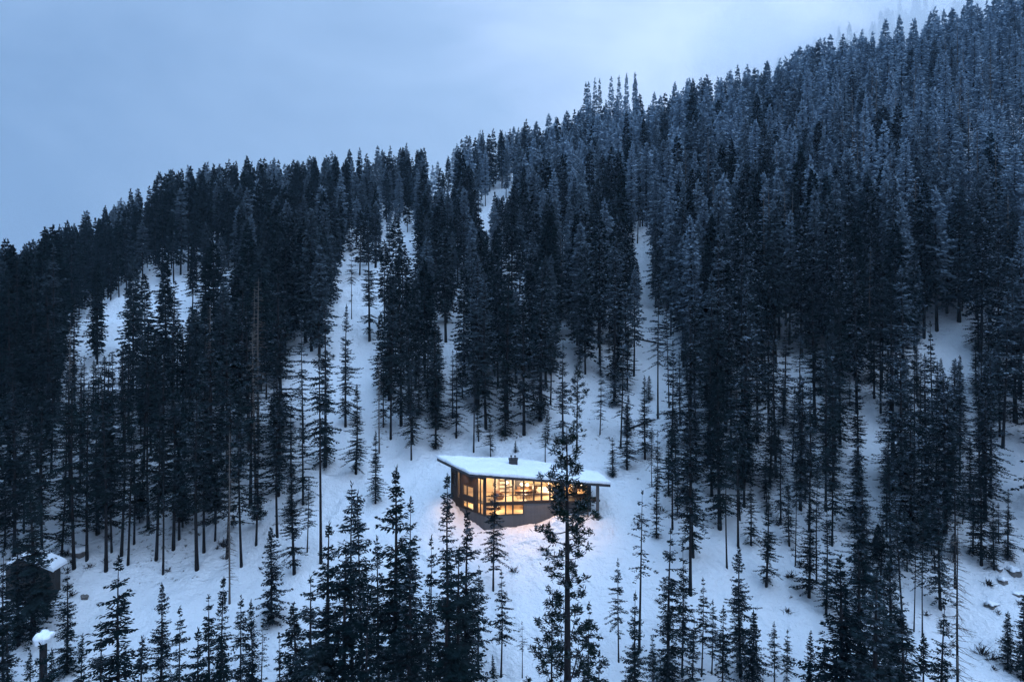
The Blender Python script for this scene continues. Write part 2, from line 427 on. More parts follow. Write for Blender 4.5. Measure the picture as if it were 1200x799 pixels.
# near trees: fine blades
for i in range(4):  # A full firs, crown close to the ground
    make_fir(f'A{i}', 20 + i, 20, .26, cb=.05 + .02 * i, R=2.95 + .3 * (i % 2), dz=.44, nb=7, gap=.14, power=.85, gapz=.16, blade=(.42, .15), tw=.19, flat=.8)
for i in range(4, 7):  # more A firs with ragged outlines
    make_fir(f'A{i}', 220 + i, 20, .22, cb=.04 + .03 * (i - 4), R=2.7 + .2 * (i - 4), dz=.46, nb=6, gap=.2, power=[.95, .7, .8][i - 4], gapz=.24, blade=(.42, .155), tw=.19, flat=.8, droop=[.2, .35, .28][i - 4])
for i in range(4):  # B open firs, bare lower trunk
    make_fir(f'B{i}', 40 + i, 20, .17, cb=.18 + .06 * i, flat=.75, R=2.95 - .1 * i, dz=.46, nb=6, gap=.2, droop=.32, gapz=.18, sparse_low=.3, blade=(.42, .155), tw=.19)
for i in range(4):  # C tall poles, crown high up
    make_fir(f'C{i}', 60 + i, 22, .17, cb=.36 + .05 * i, flat=.75, R=2.6, dz=.44, nb=6, gap=.18, droop=.28, power=.62, gapz=.18, sparse_low=.35, blade=(.42, .155), tw=.19)
for i in range(3):  # S small full spruces
    make_fir(f'S{i}', 80 + i, 9, .13, cb=.02, R=1.75, dz=.27, nb=6, gap=.1, flat=.8, blade=(.30, .12), tw=.18, power=.85, droop=.3)
for i in range(3):  # N narrow spire firs
    make_fir(f'N{i}', 90 + i, 16, .17, cb=.14, R=1.5, dz=.34, nb=6, gap=.10, blade=(.36, .14), power=.7, gapz=.15)
for i in range(2):  # T thin pole with a small sparse crown
    make_fir(f'T{i}', 100 + i, 14, .10, cb=.50, R=1.15, dz=.42, nb=4, gap=.30, blade=(.28, .10), power=.55, gapz=.35)
# mid-distance trees: fewer, bigger blades
for i in range(5):
    make_fir(f'M{i}', 120 + i, 22, .25, cb=[.04, .10, .16, .22, .30][i], flat=.85, R=[3.0, 2.5, 3.0, 2.2, 2.7][i], dz=.58, nb=6, tw=.34, blade=(.62, .25), gap=.16, power=.74, droop=.3, gapz=.2)
for i in range(3):   # mid-distance frosted firs
    make_fir(f'F{i}', 140 + i, 22, .24, foliage=FROST, cb=.08 + .05 * i, R=2.6, dz=.52, nb=6, tw=.42, blade=(.72, .27), gap=.08, power=.66, droop=.3)
for i in range(2):   # thin, half bare frosted firs with the stem showing
    make_fir(f'L{i}', 160 + i, 23, .20, foliage=FROST, bark=DEADW, cb=.10, R=1.5, dz=.62, nb=5, tw=.38, blade=(.5, .17), gap=.35, power=.6, droop=.3, gapz=.3)
for i in range(2):   # mid-distance poles
    make_fir(f'P{i}', 150 + i, 23, .22, cb=.42, R=2.3, flat=.8, dz=.52, nb=5, tw=.36, blade=(.56, .2), gap=.15, power=.55, droop=.3, gapz=.15)
for i, (Ht, cb, R, nl) in enumerate([(29, .26, 3.7, 72), (16, .10, 2.0, 56), (13, .2, 2.2, 46)]):
    tm, par = trunk_mesh('trunk', Ht, .36 if i == 0 else .16, 170 + i, BARK, wob=.004)
    V, f, n0, n1 = pine_crown(170 + i, Ht, par, cb=cb, R=R, nl=nl, nper=38 if i == 0 else 26)
    TEMPL[f'Q{i}'] = dict(H=Ht, trunk=tm, crown=mesh_np('crown', V, f, mats=[FOLP, BARK], mat_idx=np.concatenate([np.zeros(n0), np.ones(n1)])))
for i, (Ht, R) in enumerate([(18, 1.7), (16, 1.0)]):
    tm, par = trunk_mesh('trunk', Ht, .12, 190 + i, DEADW if i else BARK)
    TEMPL[f'D{i}'] = dict(H=Ht, trunk=tm, crown=dead_branches(190 + i, Ht, par, R=R, cb=.12, down=-.3), bare=True)

SRC = {}
def tree(key, x, y, height, name, label, cat='fir', group=None, wide=1.0, rot=None, lean=0.0, dz=0.0):
    T = TEMPL[key]; sc = height / T['H']; w = sc ** .75 * wide if height < T['H'] else sc * wide
    r = link(name, None, None, (x, y, h(x, y) - .05 + dz)); r.empty_display_size = .5
    tag(r, label, cat, group)
    r.scale = (w, w, sc); r.rotation_euler = (math.radians(random.gauss(0, .9)), math.radians(lean + random.gauss(0, .8)), random.uniform(0, 6.283) if rot is None else rot)
    if key not in SRC:
        a = link('trunk', T['trunk'], r); b = link('crown', T['crown'], r); SRC[key] = (a, b)
    else:
        for s in SRC[key]:
            c = s.copy(); COL.objects.link(c); c.parent = r
    return r
PLACED = []
def put(key, px, top, base=None, y=None, name='fir_tree', label='', cat='fir tree', wide=1.0, lean=0.0, group=None):
    """stand a tree on the ground: column, height of its tip and either its foot row or its distance"""
    if y is None: y = base_y(px, base)
    x = px2u(px) * y; z0 = h(x, y); zt = (HZ - top) / F * y
    PLACED.append((x, y))
    return tree(key, x, y, max(zt - z0, 1.0), name, label, cat, group, wide, lean=lean)

# ------------------------------------------------------------------ trees that can be told apart
# key, column, tip row, foot row or None, distance or None, width factor, lean, name, label
HAND = [
 ('Q0', 665, 500, None, 46, 1.05, 0, 'pine_tree', 'tallest tufted pine standing in front of the right end of the lit cabin'),
 ('Q1', 646, 690, None, 50, .9, 0, 'pine_tree', 'young tufted pine under the big pine, on the left of its trunk'),
 ('B1', 688, 702, None, 52, .9, 0, 'fir_tree', 'small dark fir under the big pine, on the right of its trunk'),
 ('N0', 702, 762, None, 50, 1.0, 0, 'fir_tree', 'low fir tip at the bottom edge right of the big pine'),
 ('T0', 612, 728, None, 60, 1.1, 0, 'fir_tree', 'tiny sparse fir on open snow between the paired firs and the big pine'),
 ('T1', 749, 574, 765, None, 1.25, 0, 'fir_tree', 'very thin tall tree with long bare stem alone on the snow right of the cabin'),
 ('B2', 725, 655, 775, None, .8, 0, 'fir_tree', 'slender short fir on open snow between the big pine and the long bare stem'),
 ('A0', 783, 620, None, 59, .95, 0, 'fir_tree', 'full pointed fir leading the clump right of the long bare stem'),
 ('B0', 799, 636, None, 60, .85, 0, 'fir_tree', 'fir half hidden right behind the full pointed fir of the right clump'),
 ('C0', 809, 482, 698, None, 1.2, 0, 'fir_tree', 'tall open fir with dark trunk bare below, above the right hand clump'),
 ('B3', 822, 676, None, 60, .85, 0, 'fir_tree', 'slim fir at the right side of the clump of four by the tall open fir'),
 ('B1', 834, 702, 792, None, .95, 0, 'fir_tree', 'drooping small fir standing last on the right of that right hand clump'),
 ('N1', 764, 746, None, 56, 1.2, 0, 'fir_tree', 'short bushy fir low at the bottom, left of the full pointed fir'),
 ('C1', 788, 500, 622, None, 1.2, 0, 'fir_tree', 'tall fir at the forest edge on the right of the cabin clearing, trunk in snow'),
 ('B0', 769, 505, 600, None, .8, 0, 'fir_tree', 'dense green fir at the clearing edge above the long bare stem'),
 ('C2', 852, 520, 666, None, .9, 0, 'fir_tree', 'fir with exposed dark stem above the snow tongue right of centre'),
 ('C3', 865, 430, 641, None, .8, 0, 'fir_tree', 'high thin fir with pale stem rising above the right snow tongue'),
 ('A1', 868, 638, None, 60, .92, 0, 'fir_tree', 'dark spire fir standing in the middle of the right snow tongue'),
 ('S0', 882, 715, None, 58, 1.0, 0, 'fir_tree', 'bushy fir crowding the foot of the dark spire fir'),
 ('A2', 898, 578, 690, None, .9, 0, 'fir_tree', 'full fir with short bare foot on the right edge of the snow tongue'),
 ('B2', 907, 728, None, 58, .9, 0, 'fir_tree', 'left one of two small firs at the bottom right of the snow tongue'),
 ('B0', 922, 736, None, 59, .8, 0, 'fir_tree', 'right one of two small firs at the bottom right of the snow tongue'),
 ('S1', 948, 740, None, 57, .75, 0, 'spruce_tree', 'little pointed spruce alone on snow left of the big dark right clump'),
 ('S2', 966, 752, None, 56, .7, 0, 'spruce_tree', 'little spruce touching the left side of the big dark right clump'),
 ('A3', 985, 655, None, 52, 1.25, 0, 'fir_tree', 'broad dark fir at the left of the big clump in the lower right'),
 ('A0', 1003, 636, None, 54, 1.3, 0, 'fir_tree', 'tallest fir of the big dark clump in the lower right'),
 ('A2', 1022, 668, None, 50, 1.4, 0, 'fir_tree', 'wide bushy fir in the centre of the big lower right clump'),
 ('A3', 1041, 655, None, 56, 1.3, 0, 'fir_tree', 'open branched fir behind the centre of the lower right clump'),
 ('A1', 1056, 716, None, 50, 1.4, 0, 'fir_tree', 'low rounded fir in front of the leaning trunk'),
 ('A3', 1081, 742, None, 50, 1.0, 0, 'fir_tree', 'lowest fir tip on the right rim of the lower right clump'),
 ('C0', 1059, 560, 742, None, .9, -4, 'fir_tree', 'fir with a thick leaning trunk above the lower right clump'),
 ('C1', 1081, 590, 745, None, .6, 0, 'fir_tree', 'thin straight fir just right of the leaning trunk'),
 ('T0', 1071, 620, 742, None, .9, 0, 'fir_tree', 'thinnest stem between the leaning trunk and the thin straight fir'),
 ('D0', 1123, 600, None, 56, 1.15, 0, 'dead_tree', 'bare dead tree with drooping leafless branches on the snow at lower right'),
 ('C2', 1119, 520, 690, None, 1.0, 0, 'fir_tree', 'tall dark fir rising right behind the bare dead tree'),
 ('S0', 1181, 716, 786, None, 1.0, 0, 'spruce_tree', 'small skirted spruce on snow at the bottom right corner below the boulders'),
 ('A0', 1181, 573, 654, None, .95, 0, 'fir_tree', 'full fir at the right edge standing above the boulders'),
 ('S1', 1199, 700, None, 60, 1.0, 0, 'spruce_tree', 'spruce cut off by the right edge near the bottom corner'),
 ('A3', 1150, 545, 664, None, .9, 0, 'fir_tree', 'fir left of the full fir above the boulders, near the right edge'),
 ('B1', 1096, 560, 668, None, .9, 0, 'fir_tree', 'fir in the thicket above the bare dead tree, second one to its left'),
 ('A2', 1006, 440, 560, None, .95, 0, 'fir_tree', 'snow dusted spire fir in the bright gap of the right forest'),
 ('A1', 1068, 470, 640, None, 1.0, 0, 'fir_tree', 'dark full fir behind the leaning trunk'),
 ('B0', 975, 500, 640, None, 1.0, 0, 'fir_tree', 'fir leading the forest edge above the big lower right clump'),
 ('B1', 948, 470, 622, None, .9, 0, 'fir_tree', 'fir at the forest edge right of the snow tongue with a bare foot'),
 ('C2', 957, 540, 684, None, .8, 0, 'fir_tree', 'fir with slim stem standing on the right slope of the snow tongue'),
 ('C3', 932, 520, 664, None, .6, 0, 'fir_tree', 'slim fir whose stem stands left on the upper right of the snow tongue'),
 # in front of the cabin, from its left wall to the bare-trunk firs
 ('N2', 527, 556, None, 62, 1.0, 0, 'fir_tree', 'narrow fir with layered branches in front of the left wall of the cabin'),
 ('B0', 578, 561, 692, None, .95, 0, 'fir_tree', 'slim fir with bare stem in front of the lit lower windows'),
 ('A1', 549, 598, None, 53, .95, 0, 'fir_tree', 'dark dense fir below the left corner of the cabin'),
 ('A0', 524, 664, None, 49, 1.15, 0, 'fir_tree', 'broad black fir at the bottom, below the narrow layered fir'),
 ('A2', 540, 640, None, 51, 1.1, 0, 'fir_tree', 'broad fir behind the broad black fir at the bottom centre'),
 ('B2', 561, 662, 792, None, 1.0, 0, 'fir_tree', 'left fir of the pair with bare feet below the cabin'),
 ('B3', 587, 668, None, 60, .95, 0, 'fir_tree', 'right fir of the pair with bare feet below the cabin'),
 ('S1', 578, 766, None, 60, .7, 0, 'spruce_tree', 'tiny spruce at the bottom edge between the paired firs'),
 ('B1', 503, 628, None, 55, .8, 0, 'fir_tree', 'thin fir between the group of tall firs and the broad black fir'),
 ('B0', 484, 584, None, 56, .95, 0, 'fir_tree', 'open fir right beside the tallest dense fir left of the cabin'),
 ('A3', 459, 546, None, 54, 1.0, 0, 'fir_tree', 'tallest dense fir of the group on the left below the cabin'),
 ('C0', 431, 575, None, 52, .9, 0, 'fir_tree', 'thin fir with a straight dark trunk left of the tallest dense fir'),
 ('B2', 414, 563, None, 58, 1.15, 0, 'fir_tree', 'lacy tall fir with visible trunk in the left centre group'),
 ('A2', 386, 612, None, 54, 1.15, 0, 'fir_tree', 'full broad fir left of the lacy tall fir'),
 ('A0', 404, 640, None, 51, 1.1, 0, 'fir_tree', 'dark fir filling the space in front of the lacy tall fir'),
 ('A1', 472, 640, None, 50, 1.1, 0, 'fir_tree', 'dark fir in front of the tallest dense fir'),
 ('A3', 350, 704, None, 52, 1.25, 0, 'fir_tree', 'low broad fir at the bottom left of the centre group'),
 ('A0', 367, 676, None, 50, 1.1, 0, 'fir_tree', 'fir leaning out between the low broad fir and the full broad fir'),
 ('S2', 318, 618, 731, None, 1.05, 0, 'spruce_tree', 'spruce skirted to the snow standing in the left meadow'),
 ('T1', 306, 730, None, 58, 1.3, 0, 'fir_tree', 'thin small fir below the skirted spruce'),
 ('A2', 345, 530, 672, None, .9, 0, 'fir_tree', 'tall dense fir right behind the skirted spruce'),
 ('B3', 360, 560, 648, None, .9, 0, 'fir_tree', 'fir on the right edge of the left forest beside the meadow bank'),
 ('C3', 376, 372, 660, None, .8, 0, 'fir_tree', 'very tall thin fir with a long stem left of the centre group'),
 # lower left
 ('B0', 142, 652, None, 52, 1.3, 0, 'fir_tree', 'wide open fir with level boughs right of the wooden hut'),
 ('A1', 186, 684, None, 55, .9, 0, 'fir_tree', 'left pointed fir of two behind the bottom edge of the left meadow'),
 ('B1', 209, 708, None, 54, .95, 0, 'fir_tree', 'right shaggy fir of two behind the bottom edge of the left meadow'),
 ('A0', 78, 668, None, 60, .95, 0, 'fir_tree', 'black cone shaped fir just right of the wooden hut'),
 ('N1', 246, 697, None, 55, 1.1, 0, 'fir_tree', 'narrow fir with upright tip left of the grey bare snag'),
 ('N2', 259, 676, None, 57, .9, 0, 'fir_tree', 'spindly fir tip next to the grey bare snag'),
 ('D1', 269, 502, 707, None, .8, 0, 'dead_tree', 'grey bare snag with a long thin stem in the left meadow'),
 ('B2', 281, 698, None, 54, 1.0, 0, 'fir_tree', 'fir right of the foot of the grey bare snag'),
 ('A3', 296, 702, None, 53, .7, 0, 'fir_tree', 'dark fir second to the right of the grey bare snag'),
 ('A2', 232, 735, None, 50, 1.0, 0, 'fir_tree', 'low fir at the bottom edge under the spindly fir'),
 ('A1', 262, 752, None, 49, 1.0, 0, 'fir_tree', 'lowest fir at the bottom edge below the grey bare snag'),
 ('A0', 116, 742, None, 50, 1.0, 0, 'fir_tree', 'low fir at the bottom edge left of the wide open fir'),
 ('A3', 165, 745, None, 50, 1.0, 0, 'fir_tree', 'low fir at the bottom edge between wide open fir and left pointed fir'),
 ('A1', 38, 575, None, 64, 1.35, 0, 'fir_tree', 'dense tall fir standing right in front of the wooden hut'),
 ('A3', 55, 668, None, 66, 1.1, 0, 'fir_tree', 'dense fir behind the broken snag with the snow cushion'),
 ('A3', 62, 758, None, 52, .7, 0, 'fir_tree', 'low fir touching the right of the snow cushioned snag'),
 ('A1', 36, 762, None, 51, .8, 0, 'fir_tree', 'low fir touching the left of the snow cushioned snag'),
 ('A0', 51, 751, None, 46, 1.1, 0, 'fir_tree', 'lowest fir tip right below the snow cushion of the broken snag'),
 ('A0', 22, 622, None, 63, 1.0, 0, 'fir_tree', 'fir hiding the left half of the wooden hut'),
 ('A4', 330, 742, None, 51, .9, 0, 'fir_tree', 'low fir at the bottom edge left of the low broad fir'),
 ('A5', 445, 628, None, 53, .9, 0, 'fir_tree', 'ragged fir between the straight dark trunk and the tallest dense fir'),
 ('A6', 501, 690, None, 50, 1.0, 0, 'fir_tree', 'ragged low fir under the thin fir left of the broad black fir'),
 ('A4', 424, 690, None, 49, 1.1, 0, 'fir_tree', 'low bushy fir at the foot of the straight dark trunk'),
 ('A5', 845, 708, None, 55, .9, 0, 'fir_tree', 'ragged fir at the bottom between right clump and dark spire fir'),
 ('A6', 812, 722, None, 54, .9, 0, 'fir_tree', 'low ragged fir in the middle of the right hand clump'),
 ('A4', 1100, 700, None, 54, 1.0, 0, 'fir_tree', 'fir between the lower right clump and the bare dead tree'),
 ('A5', 1030, 610, 722, None, 1.1, 0, 'fir_tree', 'ragged fir just uphill of the lower right clump'),
 ('A6', 968, 600, 722, None, .9, 0, 'fir_tree', 'ragged fir uphill left of the big lower right clump'),
 ('B0', 1008, 560, 690, None, 1.0, 0, 'fir_tree', 'open fir behind the tip of the lower right clump'),
 ('A4', 1140, 560, 650, None, 1.0, 0, 'fir_tree', 'ragged fir uphill right of the bare dead tree'),
 ('A5', 1045, 540, 676, None, 1.0, 0, 'fir_tree', 'ragged tall fir left behind the leaning trunk'),
 ('A6', 925, 560, 640, None, .9, 0, 'fir_tree', 'ragged fir at the upper rim of the right snow tongue'),
 ('S2', 990, 690, 745, None, 1.0, 0, 'spruce_tree', 'small spruce peeking out left of the lower right clump'),
 ('A4', 6, 560, 640, None, 1.2, 0, 'fir_tree', 'fir at the left edge uphill of the wooden hut'),
 ('A5', 72, 540, 655, None, 1.0, 0, 'fir_tree', 'ragged fir at the right back corner of the hut'),
 ('A1', 1012, 548, 722, None, 1.0, 0, 'fir_tree', 'big dark fir towering over the tip of the lower right clump'),
 ('A6', 1102, 572, 716, None, 1.0, 0, 'fir_tree', 'big dark fir left of the bare dead tree'),
 ('A3', 948, 588, 700, None, 1.0, 0, 'fir_tree', 'full dark fir on the bank right of the snow tongue'),
 ('A5', 880, 560, 640, None, 1.0, 0, 'fir_tree', 'dark fir at the upper end of the right snow tongue'),
 ('A1', 1165, 590, 668, None, .9, 0, 'fir_tree', 'dark fir just uphill left of the boulders'),
 ('A2', 745, 690, None, 55, .8, 0, 'fir_tree', 'low dark fir in front of the foot of the long bare stem'),
 ('A2', 4, 640, None, 58, .75, 0, 'fir_tree', 'fir at the left edge of the picture beside the wooden hut'),
 ('A0', 10, 705, None, 54, .8, 0, 'fir_tree', 'low dark fir in the bottom left corner'),
 ('A1', 92, 742, None, 52, .7, 0, 'fir_tree', 'low fir right of the broken snag with the snow cushion'),
 ('B0', 50, 470, 668, None, 1.0, 0, 'fir_tree', 'tall fir rising behind the roof of the wooden hut'),
 ('B1', 87, 455, 667, None, 1.1, 0, 'fir_tree', 'leftmost bare stemmed fir of the grove above the left meadow'),
 ('B2', 102, 450, 657, None, 1.0, 0, 'fir_tree', 'second bare stemmed fir of the left grove, beside a dark bush'),
 ('B3', 124, 440, 670, None, 1.1, 0, 'fir_tree', 'thick stemmed fir in the left grove with its foot low in the snow'),
 ('B0', 131, 470, 648, None, .8, 0, 'fir_tree', 'fir close behind the thick stemmed fir in the left grove'),
 ('B1', 142, 450, 652, None, 1.0, 0, 'fir_tree', 'fir in the left grove third to the right of the dark bush'),
 ('B2', 150, 480, 663, None, .9, 0, 'fir_tree', 'thin fir right of the close pair in the left grove'),
 ('B1', 157, 500, 639, None, 1.0, 0, 'fir_tree', 'shorter fir set back in the middle of the left grove'),
 ('B3', 174, 430, 622, None, 1.1, 0, 'fir_tree', 'thick fir set far back in the left grove, its foot highest of all'),
 ('B0', 183, 462, 657, None, 1.1, 0, 'fir_tree', 'fir at the centre of the left grove with a pale companion stem'),
 ('T0', 191, 520, 673, None, 1.3, 0, 'fir_tree', 'thinnest pole at the centre of the left grove'),
 ('B1', 203, 440, 645, None, 1.1, 0, 'fir_tree', 'fir right of the thinnest pole in the left grove'),
 ('B2', 210, 465, 634, None, 1.0, 0, 'fir_tree', 'fir set back behind the right half of the left grove'),
 ('B3', 231, 450, 669, None, 1.2, 1.5, 'fir_tree', 'slightly leaning fir standing lowest on the right of the left grove'),
 ('B0', 239, 470, 648, None, 1.1, 0, 'fir_tree', 'thick dark fir just behind the slightly leaning fir'),
 ('B0', 252, 500, 633, None, 1.0, 0, 'fir_tree', 'bushy fir hanging low over the snow in the left grove'),
 ('B1', 266, 455, 655, None, 1.1, 0, 'fir_tree', 'fir right behind the grey bare snag'),
 ('B2', 283, 480, 665, None, 1.0, 0, 'fir_tree', 'fir with straight stem at the right end of the left grove'),
 ('B2', 300, 500, 640, None, 1.1, 0, 'fir_tree', 'full fir closing the left grove on its right'),
 ('B3', 325, 470, 632, None, 1.1, 0, 'fir_tree', 'tall fir behind the skirted spruce at the end of the left grove'),
 ('B1', 190, 520, 600, None, 1.2, 0, 'fir_tree', 'fir in the shade behind the thinnest pole of the left grove'),
 ('B0', 28, 520, 625, None, 1.1, 0, 'fir_tree', 'fir above the left end of the hut roof'),
 # edge of the clearing behind the cabin
 ('B0', 575, 488, 536, None, 1.2, 0, 'fir_tree', 'small drooping fir right behind the cabin roof'),
 ('C0', 555, 400, 533, None, .9, 0, 'fir_tree', 'tall fir whose stem ends left behind the cabin roof'),
 ('S0', 604, 516, 530, None, .9, 0, 'spruce_tree', 'tiny spruce on the snow above the chimney'),
 ('B3', 639, 488, 542, None, 1.1, 0, 'fir_tree', 'little dark fir on a short stem behind the roof centre'),
 ('A2', 660, 400, 520, None, .8, 0, 'fir_tree', 'dark fir on the snow bank behind the big pine'),
 ('Q2', 676, 425, 530, None, .9, 0, 'pine_tree', 'bushy pine at the top of the snow bank behind the roof'),
 ('A0', 718, 512, 560, None, 1.0, 0, 'spruce_tree', 'small full spruce on the snow right behind the cabin'),
 ('A1', 735, 462, 551, None, .9, 0, 'fir_tree', 'full fir at the top right rim of the clearing'),
 ('A3', 756, 440, 538, None, .9, 0, 'fir_tree', 'broad fir beside the full fir at the top right rim'),
 ('B1', 703, 430, 510, None, 1.0, 0, 'fir_tree', 'fir in the dark row above the right part of the roof'),
 ('B0', 482, 430, 540, None, .95, 0, 'fir_tree', 'fir at the upper left rim of the clearing with bare foot'),
 ('A1', 440, 505, 590, None, .85, 0, 'fir_tree', 'short dark fir in the snow above the tallest dense fir'),
 ('A3', 405, 356, 500, None, .75, 0, 'fir_tree', 'narrow fir standing free in the snow gully'),
 ('A0', 381, 352, 548, None, .85, 0, 'fir_tree', 'tall full fir on the left side of the snow gully'),
 ('C3', 412, 290, 374, None, .8, 0, 'fir_tree', 'thin stemmed fir high in the snow gully'),
 ('A2', 433, 262, 400, None, .85, 0, 'fir_tree', 'dark fir on the right rim high above the snow gully'),
 ('A1', 417, 450, 556, None, .9, 0, 'fir_tree', 'fir at the foot of the snow gully'),
 ('B0', 458, 335, 515, None, .9, 0, 'fir_tree', 'big open fir on the right side of the snow gully foot'),
 ('A3', 470, 330, 500, None, .8, 0, 'fir_tree', 'dense tall fir second from the snow gully foot'),
 ('B3', 356, 372, 520, None, .85, 0, 'fir_tree', 'fir with lacy outline left of the tall full fir at the gully'),
 ('C1', 771, 330, 490, None, .9, 0, 'fir_tree', 'straight dark trunked fir in the narrow snow chute'),
 ('C0', 784, 345, 478, None, .7, 0, 'fir_tree', 'slim fir next to the straight dark trunk in the snow chute'),
 ('S2', 760, 440, 468, None, 1.1, 0, 'spruce_tree', 'small spruce in the lower mouth of the snow chute'),
]
for key, px, top, base, y, wide, lean, nm, lab in HAND:
    put(key, px, top, base, y, nm, lab, {'pine_tree': 'pine tree', 'dead_tree': 'dead tree', 'spruce_tree': 'spruce tree'}.get(nm, 'fir tree'), wide, lean)

# ------------------------------------------------------------------ the forest
def stand_name(px, row, y, D):
    """which part of the wood a tree belongs to, told by landmarks"""
    if y > D - 26:
        for lim, n in ((130, 'on the lowest far left end of the ridge'), (280, 'on the left ridge above the birchless dark slope'), (420, 'on the ridge line above the snow gully'), (560, 'on the ridge line left of the cabin axis'), (690, 'on the ridge line straight above the cabin'), (820, 'on the ridge just right of the tall spires'), (980, 'on the right ridge below the mist'), (9999, 'on the highest ridge at the upper right')):
            if px < lim: return n.replace('the birchless dark slope', 'the dark left slope').replace('left of the cabin axis', 'between gully and cabin')
    if px < 130: c = 'at the far left side'
    elif px < 260: c = 'above the left grove'
    elif px < 380: c = 'left of the snow gully'
    elif px < 470: c = 'around the snow gully'
    elif px < 560: c = 'right of the snow gully'
    elif px < 660: c = 'straight above the cabin'
    elif px < 740: c = 'above the big pine'
    elif px < 830: c = 'beside the narrow snow chute'
    elif px < 930: c = 'right of the snow chute'
    elif px < 1060: c = 'above the lower right clump'
    else: c = 'at the far right side'
    if row > 500: b = 'lowest rows of the wood'
    elif row > 400: b = 'lower slope of the wood'
    elif row > 310: b = 'middle slope of the wood'
    elif row > 220: b = 'upper slope of the wood'
    else: b = 'high slope of the wood'
    return b + ' ' + c

# windows through the wood: gullies, chutes and blowdown patches where bare snow is seen; tall trees do not grow in front of them
OPEN = [
    [(402, 300), (428, 290), (440, 330), (438, 400), (428, 480), (400, 490), (384, 440), (386, 360)],
    [(448, 268), (486, 262), (488, 330), (450, 335)], [(502, 214), (530, 212), (530, 234), (504, 236)], [(572, 213), (602, 213), (598, 240), (572, 240)],
    [(106, 345), (154, 338), (156, 410), (72, 430), (74, 385)], [(156, 308), (196, 322), (274, 302), (276, 350), (218, 372), (160, 408)], [(1082, 380), (1100, 380), (1100, 430), (1082, 430)], [(922, 405), (940, 405), (940, 450), (922, 450)],
    [(737, 282), (752, 282), (752, 310), (739, 308)], [(746, 345), (786, 350), (790, 420), (775, 500), (745, 500)],
    [(650, 420), (700, 430), (705, 500), (650, 515)], [(1006, 468), (1030, 465), (1030, 530), (1006, 530)],
    [(1102, 388), (1138, 385), (1138, 420), (1102, 422)], [(600, 300), (618, 300), (618, 350), (600, 350)], [(520, 350), (545, 350), (545, 410), (520, 410)], [(560, 235), (572, 235), (572, 280), (560, 280)], [(345, 400), (362, 400), (368, 470), (350, 470)],
]
_gx, _gy = np.meshgrid(np.arange(0, 1200, 6.0), np.arange(196, 640, 6.0)); _k = np.zeros(_gx.shape, bool)
for P in OPEN: _k |= inside(_gx, _gy, P)
OPX, OPY = _gx[_k], _gy[_k]
def blocks(px, row, y, Ht, half=1.9):
    w = half * F / y; top = row - Ht * F / y * .97; bot = row - Ht * F / y * .10
    t_ = (OPY - top) / max(bot - top, 1)
    return int(((t_ > 0) & (t_ < 1) & (np.abs(OPX - px) < w * np.clip(t_ * 2.2 + .1, 0, 1))).sum())
def sow():
    cell = 2.0; grid = {}
    def near(x, y, r):
        i0, j0 = int(x // cell), int(y // cell); k = int(r // cell) + 1
        for i in range(i0 - k, i0 + k + 1):
            for j in range(j0 - k, j0 + k + 1):
                for (a, b, q) in grid.get((i, j), ()):
                    if (a - x) ** 2 + (b - y) ** 2 < max(r, q) ** 2 * (1 if q > 0 else 1): return True
        return False
    def add(x, y, r): grid.setdefault((int(x // cell), int(y // cell)), []).append((x, y, r))
    for x, y in PLACED: add(x, y, 2.0)
    out = []; rs = np.random.RandomState(5)
    N = 42000
    Y = np.where(rs.rand(N) < .8, 64 + (345 - 64) * np.sqrt(rs.rand(N)), rs.uniform(64, 345, N)); PX = rs.uniform(-45, 1245, N); U = px2u(PX); X = U * Y
    Z = H(X, Y); DD = np.interp(U, _u, _dd); DEN = nz(X, Y, 46, 21); CL = np.zeros(N, bool)
    for P in CLEAR: CL |= inside(PX, row_of(Y, Z), P)
    for i in range(N):
        x, y, z, px, D = float(X[i]), float(Y[i]), float(Z[i]), float(PX[i]), float(DD[i])
        if y > D + 16: continue
        row = row_of(y, z)
        if row > 720 or (row > 660 and 60 < px < 1130): continue
        if 40 < px < 340 and row > 632: continue
        if CL[i]:
            if y < 98 or rs.rand() > (.04 if y < 125 else .30): continue
        # looser wood on the lower slope, dense wood further up
        dens = DEN[i]
        r = ((2.7 if px < 380 or px > 780 else 3.0) if y < 150 else 3.9) - .5 * dens + (.2 if px < 700 else (.1 if y < 150 else .5))
        if 430 < px < 560 and y > 230: r += .9
        if near(x, y, max(r, 2.1)): continue
        add(x, y, max(r * .8, 2.0)); out.append((x, y, z, px, row, D, rs.rand() if not CL[i] else 2.0))
    small = []
    for i in sorted(range(N), key=lambda i: (i % 3 if PX[i] < 800 else 0)):
        x, y, z, px, D = float(X[i]), float(Y[i]), float(Z[i]), float(PX[i]), float(DD[i]); row = row_of(y, z)
        if y > 150 or y < 74 or CL[i] or row > 640 or near(x, y, 1.5) or (y < 110 and px < 380 and row > 610) : continue
        add(x, y, 1.9); small.append((x, y, z, px, row, D))
        if len(small) >= 286: break
    extra = []
    for i in range(N):
        x, y, z, px, D = float(X[i]), float(Y[i]), float(Z[i]), float(PX[i]), float(DD[i]); row = row_of(y, z)
        if y > 150 or y < 70 or CL[i] or row > 670 or 340 < px < 800 or (px < 340 and row > 625) or near(x, y, 1.1): continue
        add(x, y, 1.5); extra.append((x, y, z, rs.uniform(1.5, 6.5), rs.uniform(1.1, 1.5), False, rs.rand()))
        if len(extra) >= 650: break
    return out, small, extra
WOOD, YOUNG, SMALL = sow()
WOOD.sort(key=lambda t: t[1])
fir_n = fro_n = 0; rest = []
nf_max = 292 - sum(1 for t in HAND if t[7] == 'fir_tree')
